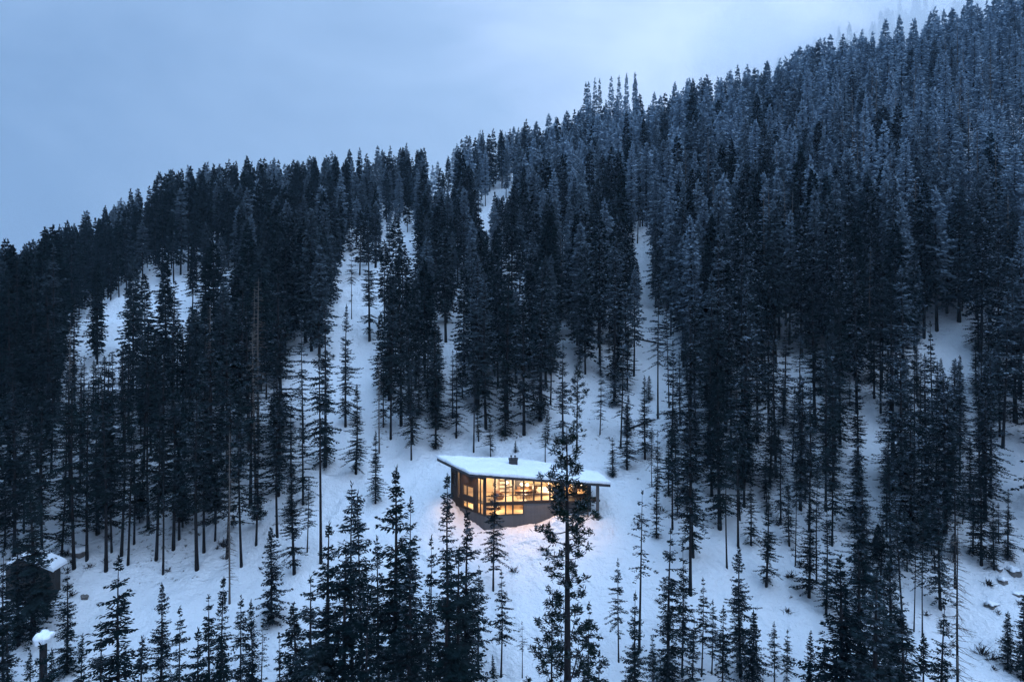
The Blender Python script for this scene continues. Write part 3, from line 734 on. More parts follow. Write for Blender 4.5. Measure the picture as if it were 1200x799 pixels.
for (x, y, z, px, row, D, r) in WOOD:
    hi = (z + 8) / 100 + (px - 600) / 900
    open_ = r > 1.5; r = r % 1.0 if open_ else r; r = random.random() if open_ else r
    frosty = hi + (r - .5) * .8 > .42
    q = random.random()
    Ht = (19 + 6.5 * q if y > 95 else 15 + 7 * q)
    if y < 130 and random.random() < .25: Ht *= .62
    if px > 780 and y > 110: Ht *= 1.12
    if y > D - 14: Ht = random.uniform(10, 20) if random.random() < .8 else 23
    if 672 < px < 745 and D - 30 < y < D and random.random() < .25: Ht = 33
    if y < 112: key = random.choice(['A0', 'A1', 'A2', 'B0', 'A3', 'A4', 'A5', 'A6', 'B1'] if not 620 < px < 780 else ['A0', 'B0', 'B1', 'C0', 'C1'])
    elif y < 150 and not frosty and random.random() < .5: key = random.choice(['M0', 'M1'])
    elif frosty: key = random.choice(['F0', 'F1', 'F2', 'F0', 'L0', 'L1'])
    else: key = random.choice(['M0', 'M1', 'M2', 'M3', 'M4', 'M0', 'M1', 'P0', 'P1', 'M2'])
    if open_: key = random.choice(['P0', 'P1', 'T0', 'P0']); Ht *= .8
    nb_ = blocks(px, row, y, Ht)
    if nb_ > 1:
        Hs = Ht
        while Hs > 7 and blocks(px, row, y, Hs) > 1: Hs *= .85
        if random.random() < (.16 if y < 150 else .14): key = random.choice(['P0', 'P1', 'P0', 'T0', 'N0']); Ht *= .9; open_ = True
        elif Hs > 7: Ht = Hs
        else: continue
    if random.random() < .05 and y < 200: key = 'D1'
    w = random.uniform(.75, 1.2) * (.92 if y > 200 else 1) * (1.12 if y < 150 and px < 380 else 1)
    if Ht > 30: w *= .6
    inview = -25 < px < 1225
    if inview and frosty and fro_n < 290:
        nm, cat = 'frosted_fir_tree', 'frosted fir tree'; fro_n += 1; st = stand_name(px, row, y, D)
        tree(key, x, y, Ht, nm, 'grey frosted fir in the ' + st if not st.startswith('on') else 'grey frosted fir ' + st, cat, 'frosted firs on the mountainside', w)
    elif inview and not frosty and fir_n < nf_max:
        fir_n += 1; st = stand_name(px, row, y, D)
        tree(key, x, y, Ht, 'fir_tree', 'dark green fir in the ' + st if not st.startswith('on') else 'dark green fir ' + st, 'fir tree', 'dark firs on the mountainside', w)
    else:
        rest.append((x, y, z, Ht, w, frosty, r))
YOUNG.sort(key=lambda t: t[1])
for (x, y, z, px, row, D) in YOUNG:
    st = stand_name(px, row, y, D); q = random.random()
    if blocks(px, row, y, 8, 1.4) > 2: continue
    tree(random.choice(['S0', 'S1', 'S2', 'N0', 'A4', 'A5', 'A6']), x, y, 4.5 + 7.5 * q * q, 'spruce_tree', 'young spruce in the ' + st, 'spruce tree', 'young spruces under the firs', random.uniform(.85, 1.15))
# the mist-hidden wood on the slope behind the right ridge
rs = np.random.RandomState(77)
for _ in range(620):
    px = rs.uniform(790, 1230); y = rs.uniform(275, 420) if rs.rand() < .75 else rs.uniform(420, 600); u = px2u(px); x = u * y
    if px > 1085 and rs.rand() < .7: continue
    rest.append((x, y, h(x, y), rs.uniform(17, 27) * (1.25 if y > 340 else 1), rs.uniform(.75, 1.0), True, rs.rand()))
print('trees', len(WOOD), 'fir', fir_n, 'frosted', fro_n, 'rest', len(rest), 'nearest rest', rest[0][1] if rest else None)

px2p = lambda x, y: CX + F * x / y
def far_templates(foliage_unused, n, seed, dz=.85, tw=.8, blade=(1.15, .46), R_=2.6):
    out = []
    for i in range(n):
        b, par = trunk_mesh('tmp', 22, .22, seed + i, BARK, nseg=3, sides=4)
        tv = np.array([v.co[:] for v in b.vertices]); tf = [tuple(p.vertices) for p in b.polygons if len(p.vertices) == 4]
        bpy.data.meshes.remove(b)
        V, f, n0, n1 = fir_crown(seed + i, 22, par, cb=.08 + .08 * i, R=R_, dz=dz, nb=5 if dz > .7 else 6, tw=tw, blade=blade, gap=.08, power=.66, droop=.3)
        V = V[:n0 * 4]; f = f[:n0]
        F4 = np.concatenate([f, np.array(tf) + len(V)]); out.append((np.concatenate([V, tv]), F4, n0, len(tf)))
    return out
FT = far_templates(None, 4, 210); FN = far_templates(None, 4, 230, .55, .42, (.76, .33), 3.0)
def far_forest(items, name, fol, label, cat):
    Vs, Fs, Ms, As = [], [], [], []; off = 0
    for (x, y, z, Ht, w, fr, r) in items:
        V, f, n0, n1 = (FT if y > 175 else FN)[int(r * 997) % len(FT)]
        s = Ht / 22; a = r * 6283.0; c, sn = math.cos(a), math.sin(a); ww = s ** .75 * w
        P = np.stack([(V[:, 0] * c - V[:, 1] * sn) * ww + x, (V[:, 0] * sn + V[:, 1] * c) * ww + y, V[:, 2] * s + z - .1], 1)
        Vs.append(P); Fs.append(f + off); off += len(V); Ms.append(np.concatenate([np.zeros(n0), np.ones(n1)])); As.append(np.full(len(V), (r * 13.37) % 1))
    me = mesh_np(name, np.concatenate(Vs), np.concatenate(Fs), mats=[fol, BARK], mat_idx=np.concatenate(Ms), attr=np.concatenate(As))
    o = link(name, me); tag(o, label, cat, kind='stuff'); print(name, len(items), off)
far_forest([t for t in rest if not t[5]], 'distant_fir_forest', FOL, 'mass of small dark firs high on the far left and middle slope', 'forest')
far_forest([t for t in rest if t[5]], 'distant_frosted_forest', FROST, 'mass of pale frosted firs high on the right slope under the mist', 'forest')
far_forest([t for t in SMALL if blocks(px2p(t[0], t[1]), row_of(t[1], t[2]), t[1], t[3], 1.0) < 2], 'sapling_thicket', FOL, 'low thicket of small spruces filling the gaps under the lower forest rows', 'thicket')
# ------------------------------------------------------------------ cabin
WOOD_D = mat('dark_timber', (.045, .028, .02), .7)
FASC = mat('dark_metal_fascia', (.035, .032, .035), .5)
FRAME = mat('window_frame_metal', (.03, .022, .018), .5)
CONC = mat('board_marked_concrete', (.25, .235, .225), .9)
t = NT(CONC); pos = t.n('ShaderNodeNewGeometry').outputs['Position']
mp = t.n('ShaderNodeMapping'); mp.inputs['Scale'].default_value = (4.5, 1, .25); t.l(pos, mp.inputs[0])
nn = t.noise(mp.outputs[0], 1.0, 3, .6); n2 = t.noise(pos, .8, 4, .6)
t.l(t.mix(t.math('MULTIPLY', t.math('ADD', nn, n2), .5), (.042, .042, .045), (.125, .125, .13)), t.b.inputs['Base Color'])
t = NT(WOOD_D); pos = t.n('ShaderNodeNewGeometry').outputs['Position']
mp = t.n('ShaderNodeMapping'); mp.inputs['Scale'].default_value = (9, 9, .5); t.l(pos, mp.inputs[0])
t.l(t.mix(t.noise(mp.outputs[0], 1.0, 3, .6), (.010, .008, .007), (.038, .026, .02)), t.b.inputs['Base Color'])
PLY = mat('warm_wood_lining', (.55, .36, .19), .6)
t = NT(PLY); pos = t.n('ShaderNodeNewGeometry').outputs['Position']
mp = t.n('ShaderNodeMapping'); mp.inputs['Scale'].default_value = (1.5, 1, 9); t.l(pos, mp.inputs[0])
t.l(t.mix(t.noise(mp.outputs[0], 1.2, 3, .6), (.48, .32, .18), (.72, .55, .36)), t.b.inputs['Base Color'])
PLASTER = mat('white_plaster', (.72, .66, .56), .8)
FURN = mat('walnut', (.12, .06, .03), .6); CLOTH = mat('brown_cloth', (.22, .12, .08), .9); CREAM = mat('cream_cloth', (.6, .52, .42), .9)
BULB = mat('lamp_glow', (1, .8, .5), .5, emis=(1.0, .68, .34), es=9)
GLASS = bpy.data.materials.new('window_glass'); GLASS.use_nodes = True
_t = GLASS.node_tree; _t.nodes.clear(); _o = _t.nodes.new('ShaderNodeOutputMaterial'); _tr = _t.nodes.new('ShaderNodeBsdfTransparent'); _gl = _t.nodes.new('ShaderNodeBsdfGlossy'); _mx = _t.nodes.new('ShaderNodeMixShader'); _lw = _t.nodes.new('ShaderNodeFresnel')
_lw.inputs[0].default_value = 1.3
_tr.inputs[0].default_value = (.93, .95, .95, 1); _gl.inputs['Roughness'].default_value = .03
_t.links.new(_lw.outputs[0], _mx.inputs[0]); _t.links.new(_tr.outputs[0], _mx.inputs[1]); _t.links.new(_gl.outputs[0], _mx.inputs[2]); _t.links.new(_mx.outputs[0], _o.inputs[0])

def zr(x, y): return -20.22 - .118 * (x + 4.6) - .045 * (y - 76.3)      # underside of the roof
A, C, E, Fp, G, Mb, B = HOUSE
cab = link('cabin', None, None, (0, 0, 0)); cab.location = (1.0, 81.0, -26.5); cab_o = (1.0, 81.0, -26.5)
tag(cab, 'modern lit cabin with slanted snow roof and tall glass front in the clearing', 'cabin')
def part(mb, name, m, parent=cab, smooth=False, origin=None):
    mb.v = [(x - cab_o[0], y - cab_o[1], z - cab_o[2]) for x, y, z in mb.v]
    return link(name, mb.mesh(name, m, smooth), parent)
# roof slab and the snow lying on it
RF = [(-4.7, 76.2), (3.2, 77.75), (11.3, 79.4), (10.5, 84.4), (4.9, 86.2), (.3, 86.9), (-8.95, 82.55)]
mb = MB(); mb.prism([(x, y, zr(x, y) + .26) for x, y in RF], .30)
roof = part(mb, 'roof', FASC)
mb = MB(); mb.prism([(x * .985 + .02, (y - 81.5) * .975 + 81.5, zr(x, y) - .004) for x, y in RF], .03); part(mb, 'soffit', PLY, roof)
def snow_slab():
    # grid clipped to a slightly smaller outline, thick with a rounded soft rim
    xs = np.arange(-9.3, 11.8, .16); ys = np.arange(75.9, 87.3, .16); poly = [(x * 1.0, y) for x, y in RF]
    def dist(x, y):
        d = 1e9
        for i in range(len(poly)):
            x0, y0 = poly[i]; x1, y1 = poly[(i + 1) % len(poly)]; L2 = (x1 - x0) ** 2 + (y1 - y0) ** 2
            s = np.clip(((x - x0) * (x1 - x0) + (y - y0) * (y1 - y0)) / L2, 0, 1)
            d = np.minimum(d, np.hypot(x - x0 - s * (x1 - x0), y - y0 - s * (y1 - y0)))
        return d
    n = 44; loops = []
    # concentric rings from outline to centre give a clean edge
    cxm = sum(p[0] for p in poly) / len(poly); cym = sum(p[1] for p in poly) / len(poly)
    out = []
    for i in range(len(poly)):
        x0, y0 = poly[i]; x1, y1 = poly[(i + 1) % len(poly)]; L = math.hypot(x1 - x0, y1 - y0); k = max(2, int(L / .22))
        for j in range(k): out.append((x0 + (x1 - x0) * j / k, y0 + (y1 - y0) * j / k))
    rings = [(1.0, -.01), (1.008, .08), (1.008, .20), (.998, .29), (.982, .33), (.95, .35)] + [(s, .36) for s in np.linspace(.88, .02, 22)]
    V = []; m = len(out)
    for s, dzv in rings:
        for (x, y) in out:
            X = cxm + (x - cxm) * s; Y = cym + (y - cym) * s
            und = float(nz(np.array([X]), np.array([Y]), 3.5, 31)[0]) * .07 * (1 if dzv > .2 else .3) + float(nz(np.array([X]), np.array([Y]), .9, 32)[0]) * .018
            V.append((X, Y, zr(X, Y) + .265 + dzv + und))
    Fc = [(r * m + j, r * m + (j + 1) % m, (r + 1) * m + (j + 1) % m, (r + 1) * m + j) for r in range(len(rings) - 1) for j in range(m)]
    b = MB(); b.v = V; b.f = Fc + [tuple((len(rings) - 1) * m + j for j in range(m))]
    return b
part(snow_slab(), 'roof_snow', SNOW, roof, smooth=True)
# chimney
mb = MB(); cx_, cy_ = .15, 83.0; zc = zr(cx_, cy_) + .3
mb.box(cx_ - .52, cx_ + .52, cy_ - .4, cy_ + .4, zc - .2, zc + .85); mb.box(cx_ - .58, cx_ + .58, cy_ - .46, cy_ + .46, zc + .85, zc + .92)
ch = part(mb, 'chimney', FASC, roof)
for dx in (-.25, .22):
    mb = MB(); mb.tube([(cx_ + dx, cy_, zc + .9), (cx_ + dx, cy_, zc + 1.22)], .07, 8); mb.tube([(cx_ + dx, cy_, zc + 1.2), (cx_ + dx, cy_, zc + 1.3)], .13, 8); part(mb, 'flue_pipe', FASC, roof)

def lin(P, Q, s):
    L = math.hypot(Q[0] - P[0], Q[1] - P[1]); return (P[0] + (Q[0] - P[0]) * s / L, P[1] + (Q[1] - P[1]) * s / L)
def s_at(P, Q, px):
    """distance along the wall line at which it is seen in this photo column"""
    L = math.hypot(Q[0] - P[0], Q[1] - P[1]); dx, dy = (Q[0] - P[0]) / L, (Q[1] - P[1]) / L; u = px2u(px)
    return (u * P[1] - P[0]) / (dx - u * dy)
def wallpiece(mb, P, Q, s0, s1, z0, z1, t0=-.2, t1=0.0):
    a, b = lin(P, Q, s0), lin(P, Q, s1)
    zt = lambda p: (zr(*p) - .01 if z1 is None else z1)
    mb.slab(a, b, z0, zt(a), z0, zt(b), t0, t1)
def bar(mb, P, Q, s0, s1, z0, z1, t0=-.14, t1=.05): wallpiece(mb, P, Q, s0, s1, z0, z1, t0, t1)
def window(P, Q, s0, s1, z0, z1, trans=(), mull=(), fw=.085, label=None):
    mb = MB(); top = (lambda s: zr(*lin(P, Q, s)) - .16) if z1 is None else (lambda s: z1)
    def q(sa, sb, za, zb_a, zb_b): mb.slab(lin(P, Q, sa), lin(P, Q, sb), za, zb_a, za, zb_b, -.13, .045)
    q(s0, s0 + fw, z0, top(s0), top(s0 + fw)); q(s1 - fw, s1, z0, top(s1 - fw), top(s1)); q(s0 + fw, s1 - fw, z0, z0 + fw, z0 + fw)
    a, b = lin(P, Q, s0 + fw), lin(P, Q, s1 - fw); mb.slab(a, b, top(s0 + fw) - fw, top(s0 + fw), top(s1 - fw) - fw, top(s1 - fw), -.13, .045)
    for zt in trans: q(s0 + fw, s1 - fw, zt - .04, zt + .04, zt + .04)
    for m_ in mull: q(m_ - .035, m_ + .035, z0 + fw, top(m_) - fw - .003, top(m_) - fw - .003)
    w = part(mb, 'window', FRAME)
    if label: w['label'] = label
    g = MB(); a, b = lin(P, Q, s0 + fw * .5), lin(P, Q, s1 - fw * .5); ta, tb = top(s0) - fw * .5, top(s1) - fw * .5
    n = ((b[1] - a[1]), -(b[0] - a[0])); L = math.hypot(*n); n = (n[0] / L * -.04, n[1] / L * -.04)
    g.poly([(a[0] + n[0], a[1] + n[1], z0 + fw * .5), (b[0] + n[0], b[1] + n[1], z0 + fw * .5), (b[0] + n[0], b[1] + n[1], tb), (a[0] + n[0], a[1] + n[1], ta)])
    part(g, 'pane', GLASS, w)
ZU, ZF, ZL = -23.72, -23.95, -25.15           # upper sill, floor beam underside, lower sill
# ---- front, A to C
cols = [568.5, 580, 592.5, 601, 613.7, 625.6, 634.6, 644.4, 656]
S = [s_at(A, C, c) for c in cols]; S[0] = .12; LC = math.hypot(C[0] - A[0], C[1] - A[1])
rail = -22.95
for i in range(8):
    tr = [rail] + ([-21.98] if i in (2, 5) else [])
    window(A, C, S[i] + .004, S[i + 1] - .004 if i < 7 else LC - .12, ZU, None, tr)
for i in range(4): window(A, C, S[i] + .004, S[i + 1] - .004, ZL, ZF, ())
mb = MB(); bar(mb, A, C, 0, LC, ZF, ZU, -.2, .07); part(mb, 'floor_beam', WOOD_D)
mb = MB(); a0, c0 = lin(A, C, 0), lin(A, C, LC); mb.slab(a0, c0, zr(*a0) - .155, zr(*a0) - .005, zr(*c0) - .155, zr(*c0) - .005, -.2, .055); part(mb, 'roof_beam', WOOD_D)
mb = MB()
wallpiece(mb, A, C, S[4], LC, -27.8, ZF, -.25, .02); wallpiece(mb, A, C, .02, S[4], -27.8, ZL, -.25, .02)
LB = math.hypot(B[0] - A[0], B[1] - A[1])
wallpiece(mb, B, A, 0, LB, -28.2, ZL - .0, -.25, .02)
wallpiece(mb, E, Fp, 0, 4.0, -28, ZF, -.25, .0)
part(mb, 'foundation', CONC)
mb = MB(); wallpiece(mb, A, C, -.1, .12, ZL, None, -.16, .08); wallpiece(mb, A, C, LC - .12, LC + .22, -25.6, None, -.2, .1); part(mb, 'corner_post', WOOD_D)
# ---- left, B to A (outward side is to the left)
def sL(px): return LB - s_at(A, B, px)
def lw(pa, pb, z0, z1, label=None): window(B, A, sL(pa), sL(pb), z0, z1, (), label=label)
openings = []
zrow = lambda px, row: -(row - HZ) / F * (A[1] + (B[1] - A[1]) * s_at(A, B, px) / LB)
wins = [(529.3, 534.2, zrow(531, 568), zrow(531, 551), 'high narrow window at the back of the left wall'), (536.2, 539.3, zrow(538, 583), zrow(538, 552), 'tall slit window of the left wall'),
        (542.4, 554.8, zrow(548, 581), zrow(548, 568.5), 'wide upper window with a pale left pane'), (542.4, 555.2, zrow(548, 595), zrow(548, 587), 'wide bright lower window'),
        (559.2, 566.9, ZL, -21.0, 'two-storey corner glazing')]
edges = [0.0]
mb = MB()
cur = 0.0
# column bands of the left wall: solid between the openings
bands = [(wins[0], ), (wins[1], ), (wins[3], wins[2]), (wins[4], )]
for bd in bands:
    s0, s1 = sL(bd[0][0]), sL(bd[-1][1]) if len(bd) == 1 else sL(bd[0][1])
    wallpiece(mb, B, A, cur, s0, ZL, None); z = ZL
    for w_ in bd:
        if w_[2] > z + .01: wallpiece(mb, B, A, s0, s1, z, w_[2])
        z = w_[3]
        mull = ()
        if bd is bands[2]: mull = (s0 + (s1 - s0) * .38,)
        if bd is bands[3]: mull = (s0 + (s1 - s0) * .45,)
        window(B, A, s0 + .003, s1 - .003, w_[2] + .003, w_[3] - .003, ((ZF + ZU) / 2,) if bd is bands[3] else (), mull, label=w_[4])
    wallpiece(mb, B, A, s0, s1, z, None); cur = s1
wallpiece(mb, B, A, cur, LB - .05, ZL, None)
# ---- back and right walls
for P, Q in ((Mb, B), (G, Mb), (Fp, G)):
    L = math.hypot(Q[0] - P[0], Q[1] - P[1]); wallpiece(mb, P, Q, 0, L, -28, None)
L = math.hypot(E[0] - C[0], E[1] - C[1]); wallpiece(mb, C, E, .25, L, ZF, None)
LE = math.hypot(Fp[0] - E[0], Fp[1] - E[1])
wallpiece(mb, E, Fp, 0, .8, ZF, None); wallpiece(mb, E, Fp, 1.9, 2.3, ZF, None); wallpiece(mb, E, Fp, 3.6, LE, ZF, None); wallpiece(mb, E, Fp, .8, 1.9, -21.9 - .1, None); wallpiece(mb, E, Fp, 2.3, 3.6, -22.1, None)
part(mb, 'wall', WOOD_D)
window(E, Fp, .803, 1.897, ZF, -22.003, label='glazed entrance door'); window(E, Fp, 2.303, 3.597, ZF + .3, -22.103, label='porch window')
mb = MB(); wallpiece(mb, E, Fp, 2.31, 3.59, ZF, ZF + .297); part(mb, 'window_apron', WOOD_D)
# porch posts and deck
for (px_, yy, w_) in ((700.3, 80.0, .17), (689, 80.3, .07)):
    x_ = px2u(px_) * yy; mb = MB(); mb.box(x_ - w_, x_ + w_, yy - w_, yy + w_, h(x_, yy) - .8, zr(x_, yy) - .01); part(mb, 'porch_post', CONC if w_ > .1 else WOOD_D)
mb = MB(); mb.prism([(5.8, 79.6, -23.96), (10.2, 80.1, -23.96), (9.9, 81.4, -23.96), (5.6, 80.9, -23.96)], .2); part(mb, 'porch_deck', WOOD_D)
# inside: floors, ceiling, partition walls
mb = MB(); mb.prism([(-2.75, 78.35, -23.74), (5.2, 79.45, -23.74), (5.1, 81.1, -23.74), (9.0, 81.65, -23.74), (8.7, 83.8, -23.74), (.3, 85.3, -23.74), (-6.9, 82.6, -23.74)], .18)
mb.prism([(-2.85, 78.3, -25.12), (3.0, 79.15, -25.12), (3.0, 83.2, -25.12), (-5.8, 82.9, -25.12), (-6.6, 82.2, -25.12)], .2); part(mb, 'floor', PLY)
mb = MB(); mb.slab((-2.2, 82.4), (1.2, 82.8), -23.7, zr(-2.2, 82.4) - .06, -23.7, zr(1.2, 82.8) - .06, -.1, 0); mb.slab((-5.9, 83.0), (3, 83.2), -25.1, -23.95, -25.1, -23.95, -.1, 0); mb.slab((2.6, 82.9), (2.6, 79.3), -25.1, -23.95, -25.1, -23.95, -.1, 0); part(mb, 'partition', PLASTER)
mb = MB(); mb.slab((1.25, 82.8), (7.8, 83.4), -23.7, zr(1.2, 82.8) - .06, -23.7, zr(7.8, 83.4) - .06, -.1, 0); mb.slab((-6.3, 82.1), (-2.25, 82.4), -23.7, zr(-6.3, 82.1) - .06, -23.7, zr(-2.2, 82.4) - .06, -.1, 0); part(mb, 'wood_partition', PLY)

# ---- furniture, seen small through the glass
def simple(name, label, cat, loc, parts, group=None, rz=0):
    r = link(name, None, None, loc); r.rotation_euler.z = rz; tag(r, label, cat, group)
    for pn, b, m in parts: link(pn, b.mesh(pn, m), r)
    return r
def bx(*a): b = MB(); b.box(*a); return b
legs = lambda dx, dy, hh, w, m: [('leg', bx(sx * dx - w, sx * dx + w, sy * dy - w, sy * dy + w, 0, hh), m) for sx in (-1, 1) for sy in (-1, 1)]
FL = -23.738; FLL = -25.118
simple('dining_table', 'long walnut dining table behind the middle upper windows', 'table', (1.3, 80.6, FL), [('table_top', bx(-1.0, 1.0, -.45, .45, .71, .76), FURN)] + legs(.88, .36, .71, .035, FURN), rz=.14)
for i, (dx, dy, ry, lb) in enumerate(((-.5, -.8, 0, 'left dining chair on the window side of the table'), (.5, -.7, 0, 'right dining chair on the window side of the table'), (-.5, .75, math.pi, 'left dining chair on the far side of the table'), (.5, .8, math.pi, 'right dining chair on the far side of the table'))):
    simple('dining_chair', lb, 'chair', (1.3 + dx, 80.6 + dy, FL), [('seat', bx(-.21, .21, -.2, .2, .42, .46), FURN), ('backrest', bx(-.2, .2, -.23, -.19, .47, .92), FURN)] + legs(.18, .17, .42, .018, FURN), 'chairs round the dining table', ry)
simple('sofa', 'cream sofa behind the right upper windows', 'sofa', (4.0, 81.3, FL), [('seat', bx(-.95, .95, -.4, .4, .12, .44), CREAM), ('backrest', bx(-.95, .95, .3, .5, .445, .85), CREAM), ('armrest', bx(-1.1, -.953, -.4, .5, .12, .62), CREAM), ('armrest', bx(.953, 1.1, -.4, .5, .12, .62), CREAM)], rz=.1)
simple('bookshelf', 'dark bookshelf against the pale wall upstairs', 'shelf', (-.9, 82.2, FL), [('side_panel', bx(-.6, -.56, -.15, .15, 0, 1.9), FURN), ('side_panel', bx(.56, .6, -.15, .15, 0, 1.9), FURN)] + [('shelf', bx(-.555, .555, -.15, .15, z, z + .04), FURN) for z in (.05, .5, .95, 1.4, 1.85)])
simple('wall_picture', 'framed picture with warm tones hanging on the upstairs wooden wall', 'picture', (3.4, 82.9, FL + 1.2), [('frame', bx(-.5, .5, -.04, 0, -.02, .72), FURN), ('canvas', bx(-.44, .44, -.055, -.042, .04, .66), CREAM)], rz=.09)
simple('kitchen_cabinet', 'dark kitchen cabinet block at the back of the middle upper room', 'cabinet', (2.3, 82.35, FL), [('cabinet_body', bx(-1.1, 1.1, -.3, .3, 0, .88), FURN), ('counter', bx(-1.14, 1.14, -.33, .33, .883, .93), PLASTER)], rz=.09)
simple('fridge', 'tall dark fridge beside the kitchen cabinet', 'fridge', (.75, 82.2, FL), [('fridge_body', bx(-.38, .38, -.3, .3, .03, 1.95), FRAME), ('door', bx(-.37, .37, -.33, -.303, .05, 1.93), FASC)], rz=.09)
simple('armchair', 'brown armchair by the left end of the upper window wall', 'armchair', (-1.5, 79.7, FL), [('seat', bx(-.35, .35, -.35, .35, .1, .42), CLOTH), ('backrest', bx(-.35, .35, .353, .5, .1, .85), CLOTH), ('armrest', bx(-.48, -.353, -.35, .5, .1, .6), CLOTH), ('armrest', bx(.353, .48, -.35, .5, .1, .6), CLOTH)], rz=.6)
simple('floor_plant', 'leafy pot plant standing behind the right upper windows', 'plant', (5.0, 80.2, FL), [('pot', bx(-.16, .16, -.16, .16, 0, .35), CLOTH), ('leaves', (lambda b: ([b.tube([(0, 0, .3), (math.cos(a) * .25, math.sin(a) * .25, .9), (math.cos(a) * .5, math.sin(a) * .5, 1.0 + .1 * a)], [.02, .06, .01], 4) for a in (0, 1, 2, 3, 4, 5, 6)], b)[1])(MB()), FOL)])
simple('bed', 'low bed behind the left lower windows', 'bed', (-2.2, 80.9, FLL), [('bed_base', bx(-.8, .8, -.9, .9, .1, .3), FURN), ('mattress', bx(-.77, .77, -.87, .87, .303, .5), CREAM), ('headboard', bx(-.85, .85, .92, .98, 0, .9), FURN)])
# staircase seen through the lower right windows
st = link('staircase', None, None, (1.0, 80.7, FLL)); tag(st, 'open wooden staircase behind the lower right window', 'staircase')
b = MB(); b.hexa([(-.9, -.5, 1.1), (1.0, -.5, -.02), (1.0, -.44, -.02), (-.9, -.44, 1.1), (-.9, -.5, 1.3), (1.0, -.5, .2), (1.0, -.44, .2), (-.9, -.44, 1.3)]); link('stringer', b.mesh('stringer', FURN), st)
for k in range(6): link('tread', bx(-.75 + .28 * k, -.45 + .28 * k, -.43, .3, 1.02 - .17 * k, 1.06 - .17 * k).mesh('tread', FURN), st)
# lamps
def pendant(x, y, drop, label):
    top = zr(x, y) - .05; r = link('pendant_lamp', None, None, (x, y, top)); tag(r, label, 'lamp', 'pendant lamps inside the cabin')
    b = MB(); b.tube([(0, 0, 0), (0, 0, -drop)], .012, 6); link('cord', b.mesh('cord', FRAME), r)
    b = MB(); b.tube([(0, 0, -drop + .02), (0, 0, -drop - .06), (0, 0, -drop - .2), (0, 0, -drop - .26)], [.05, .13, .15, .06], 12); link('lamp_shade', b.mesh('lamp_shade', BULB), r)
pendant(-.6, 80.2, .9, 'glowing pendant lamp in the tall left room upstairs'); pendant(1.1, 80.6, 1.0, 'glowing pendant lamp over the left half of the dining table'); pendant(1.8, 80.7, 1.0, 'glowing pendant lamp over the right half of the dining table'); pendant(4.4, 81.0, .6, 'glowing pendant lamp above the cream sofa')
wl = link('wall_lamp', None, None, (7.15, 80.95, -22.6)); tag(wl, 'small lit wall lamp beside the entrance door on the porch', 'lamp')
b = MB(); b.box(-.05, .05, .06, .1, -.1, .1); link('back_plate', b.mesh('back_plate', FASC), wl); b = MB(); b.tube([(0, 0, -.12), (0, 0, .12)], .055, 10); link('lamp_shade', b.mesh('lamp_shade', BULB), wl)
def pl(x, y, z, w, r=.12, col=(1, .72, .44)):
    l = bpy.data.lights.new('lamp_light', 'POINT'); l.energy = w; l.color = col; l.shadow_soft_size = r; o = link('lamp_light', l, None, (x, y, z)); return o
LP = 1.7
for (x, y, dz_, w) in ((-.6, 80.2, 1.35, 170), (1.45, 80.4, 1.5, 170), (4.4, 80.9, 1.0, 150), (-3.6, 81.3, 1.2, 80), (7.2, 82.6, .7, 60)): pl(x, y, zr(x, y) - dz_, w * LP)
pl(-1.6, 79.9, -24.15, 70 * LP); pl(1.3, 80.2, -24.15, 70 * LP); pl(-4.6, 81.7, -24.3, 50 * LP); pl(7.15, 80.8, -22.75, 25 * LP)

# downlights added under the soffit to throw a warm glow on the snow
for s_ in (1.2, 3.6, 6.0, 8.2, 11.0, -1.6, -3.6):
    x_, y_ = (-3.1 + .9905 * s_ + .08, 78 + .1373 * s_ - .75) if s_ > 0 else (-3.1 + .674 * s_ - .55, 78 - .738 * s_ - .5); z_ = zr(x_, y_) - .03
    b = MB(); b.tube([(x_, y_, z_ - .05), (x_, y_, z_)], .09, 10); part(b, 'added_glow_light', BULB, roof)
    l = bpy.data.lights.new('added_glow_beam', 'SPOT'); l.energy = 380; l.color = (1, .56, .31); l.spot_size = math.radians(105); l.spot_blend = .9; l.shadow_soft_size = .08
    o = link('added_glow_beam', l, None, (x_, y_, z_ - .12)); o.rotation_euler = (math.radians(-4), 0, 0)
# ------------------------------------------------------------------ wooden hut at the left
HY = 68.0; hx = px2u(33) * HY; hz = h(hx, HY)
hut = link('hut', None, None, (hx, HY, hz)); tag(hut, 'dark wooden hut with a snowy gable roof at the lower left edge', 'hut')
PL = mat('grey_planks', (.06, .055, .05), .85)
t = NT(PL); tc = t.n('ShaderNodeTexCoord').outputs['Object']; mp = t.n('ShaderNodeMapping'); mp.inputs['Scale'].default_value = (5, 5, .3); t.l(tc, mp.inputs[0])
t.l(t.mix(t.noise(mp.outputs[0], 1.5, 3, .6), (.012, .011, .011), (.05, .044, .04)), t.b.inputs['Base Color'])
W = 2.2; e = -(667 - HZ) / F * HY - hz; ap = -(653 - HZ) / F * HY - hz; Ld = 1.5; ax_ = -.7
b = MB(); b.poly([(-W, 0, -2), (W, 0, -2), (W, 0, e), (ax_, 0, ap), (-W, 0, e)][::1]); b.poly([(-W, Ld, -2), (-W, Ld, e), (ax_, Ld, ap), (W, Ld, e), (W, Ld, -2)]); b.poly([(-W, 0, -2), (-W, 0, e), (-W, Ld, e), (-W, Ld, -2)]); b.poly([(W, 0, -2), (W, Ld, -2), (W, Ld, e), (W, 0, e)])
link('wall', b.mesh('wall', PL), hut)
b = MB(); 
for k in range(11):
    x_ = -W + .08 + k * .484; zt = e + (ap - e) * (1 - abs(x_ - ax_) / ((W - ax_) if x_ > ax_ else (W + ax_))); b.box(x_ - .03, x_ + .03, -.045, -.002, -1.5, zt - .05)
link('batten', b.mesh('batten', PL), hut)
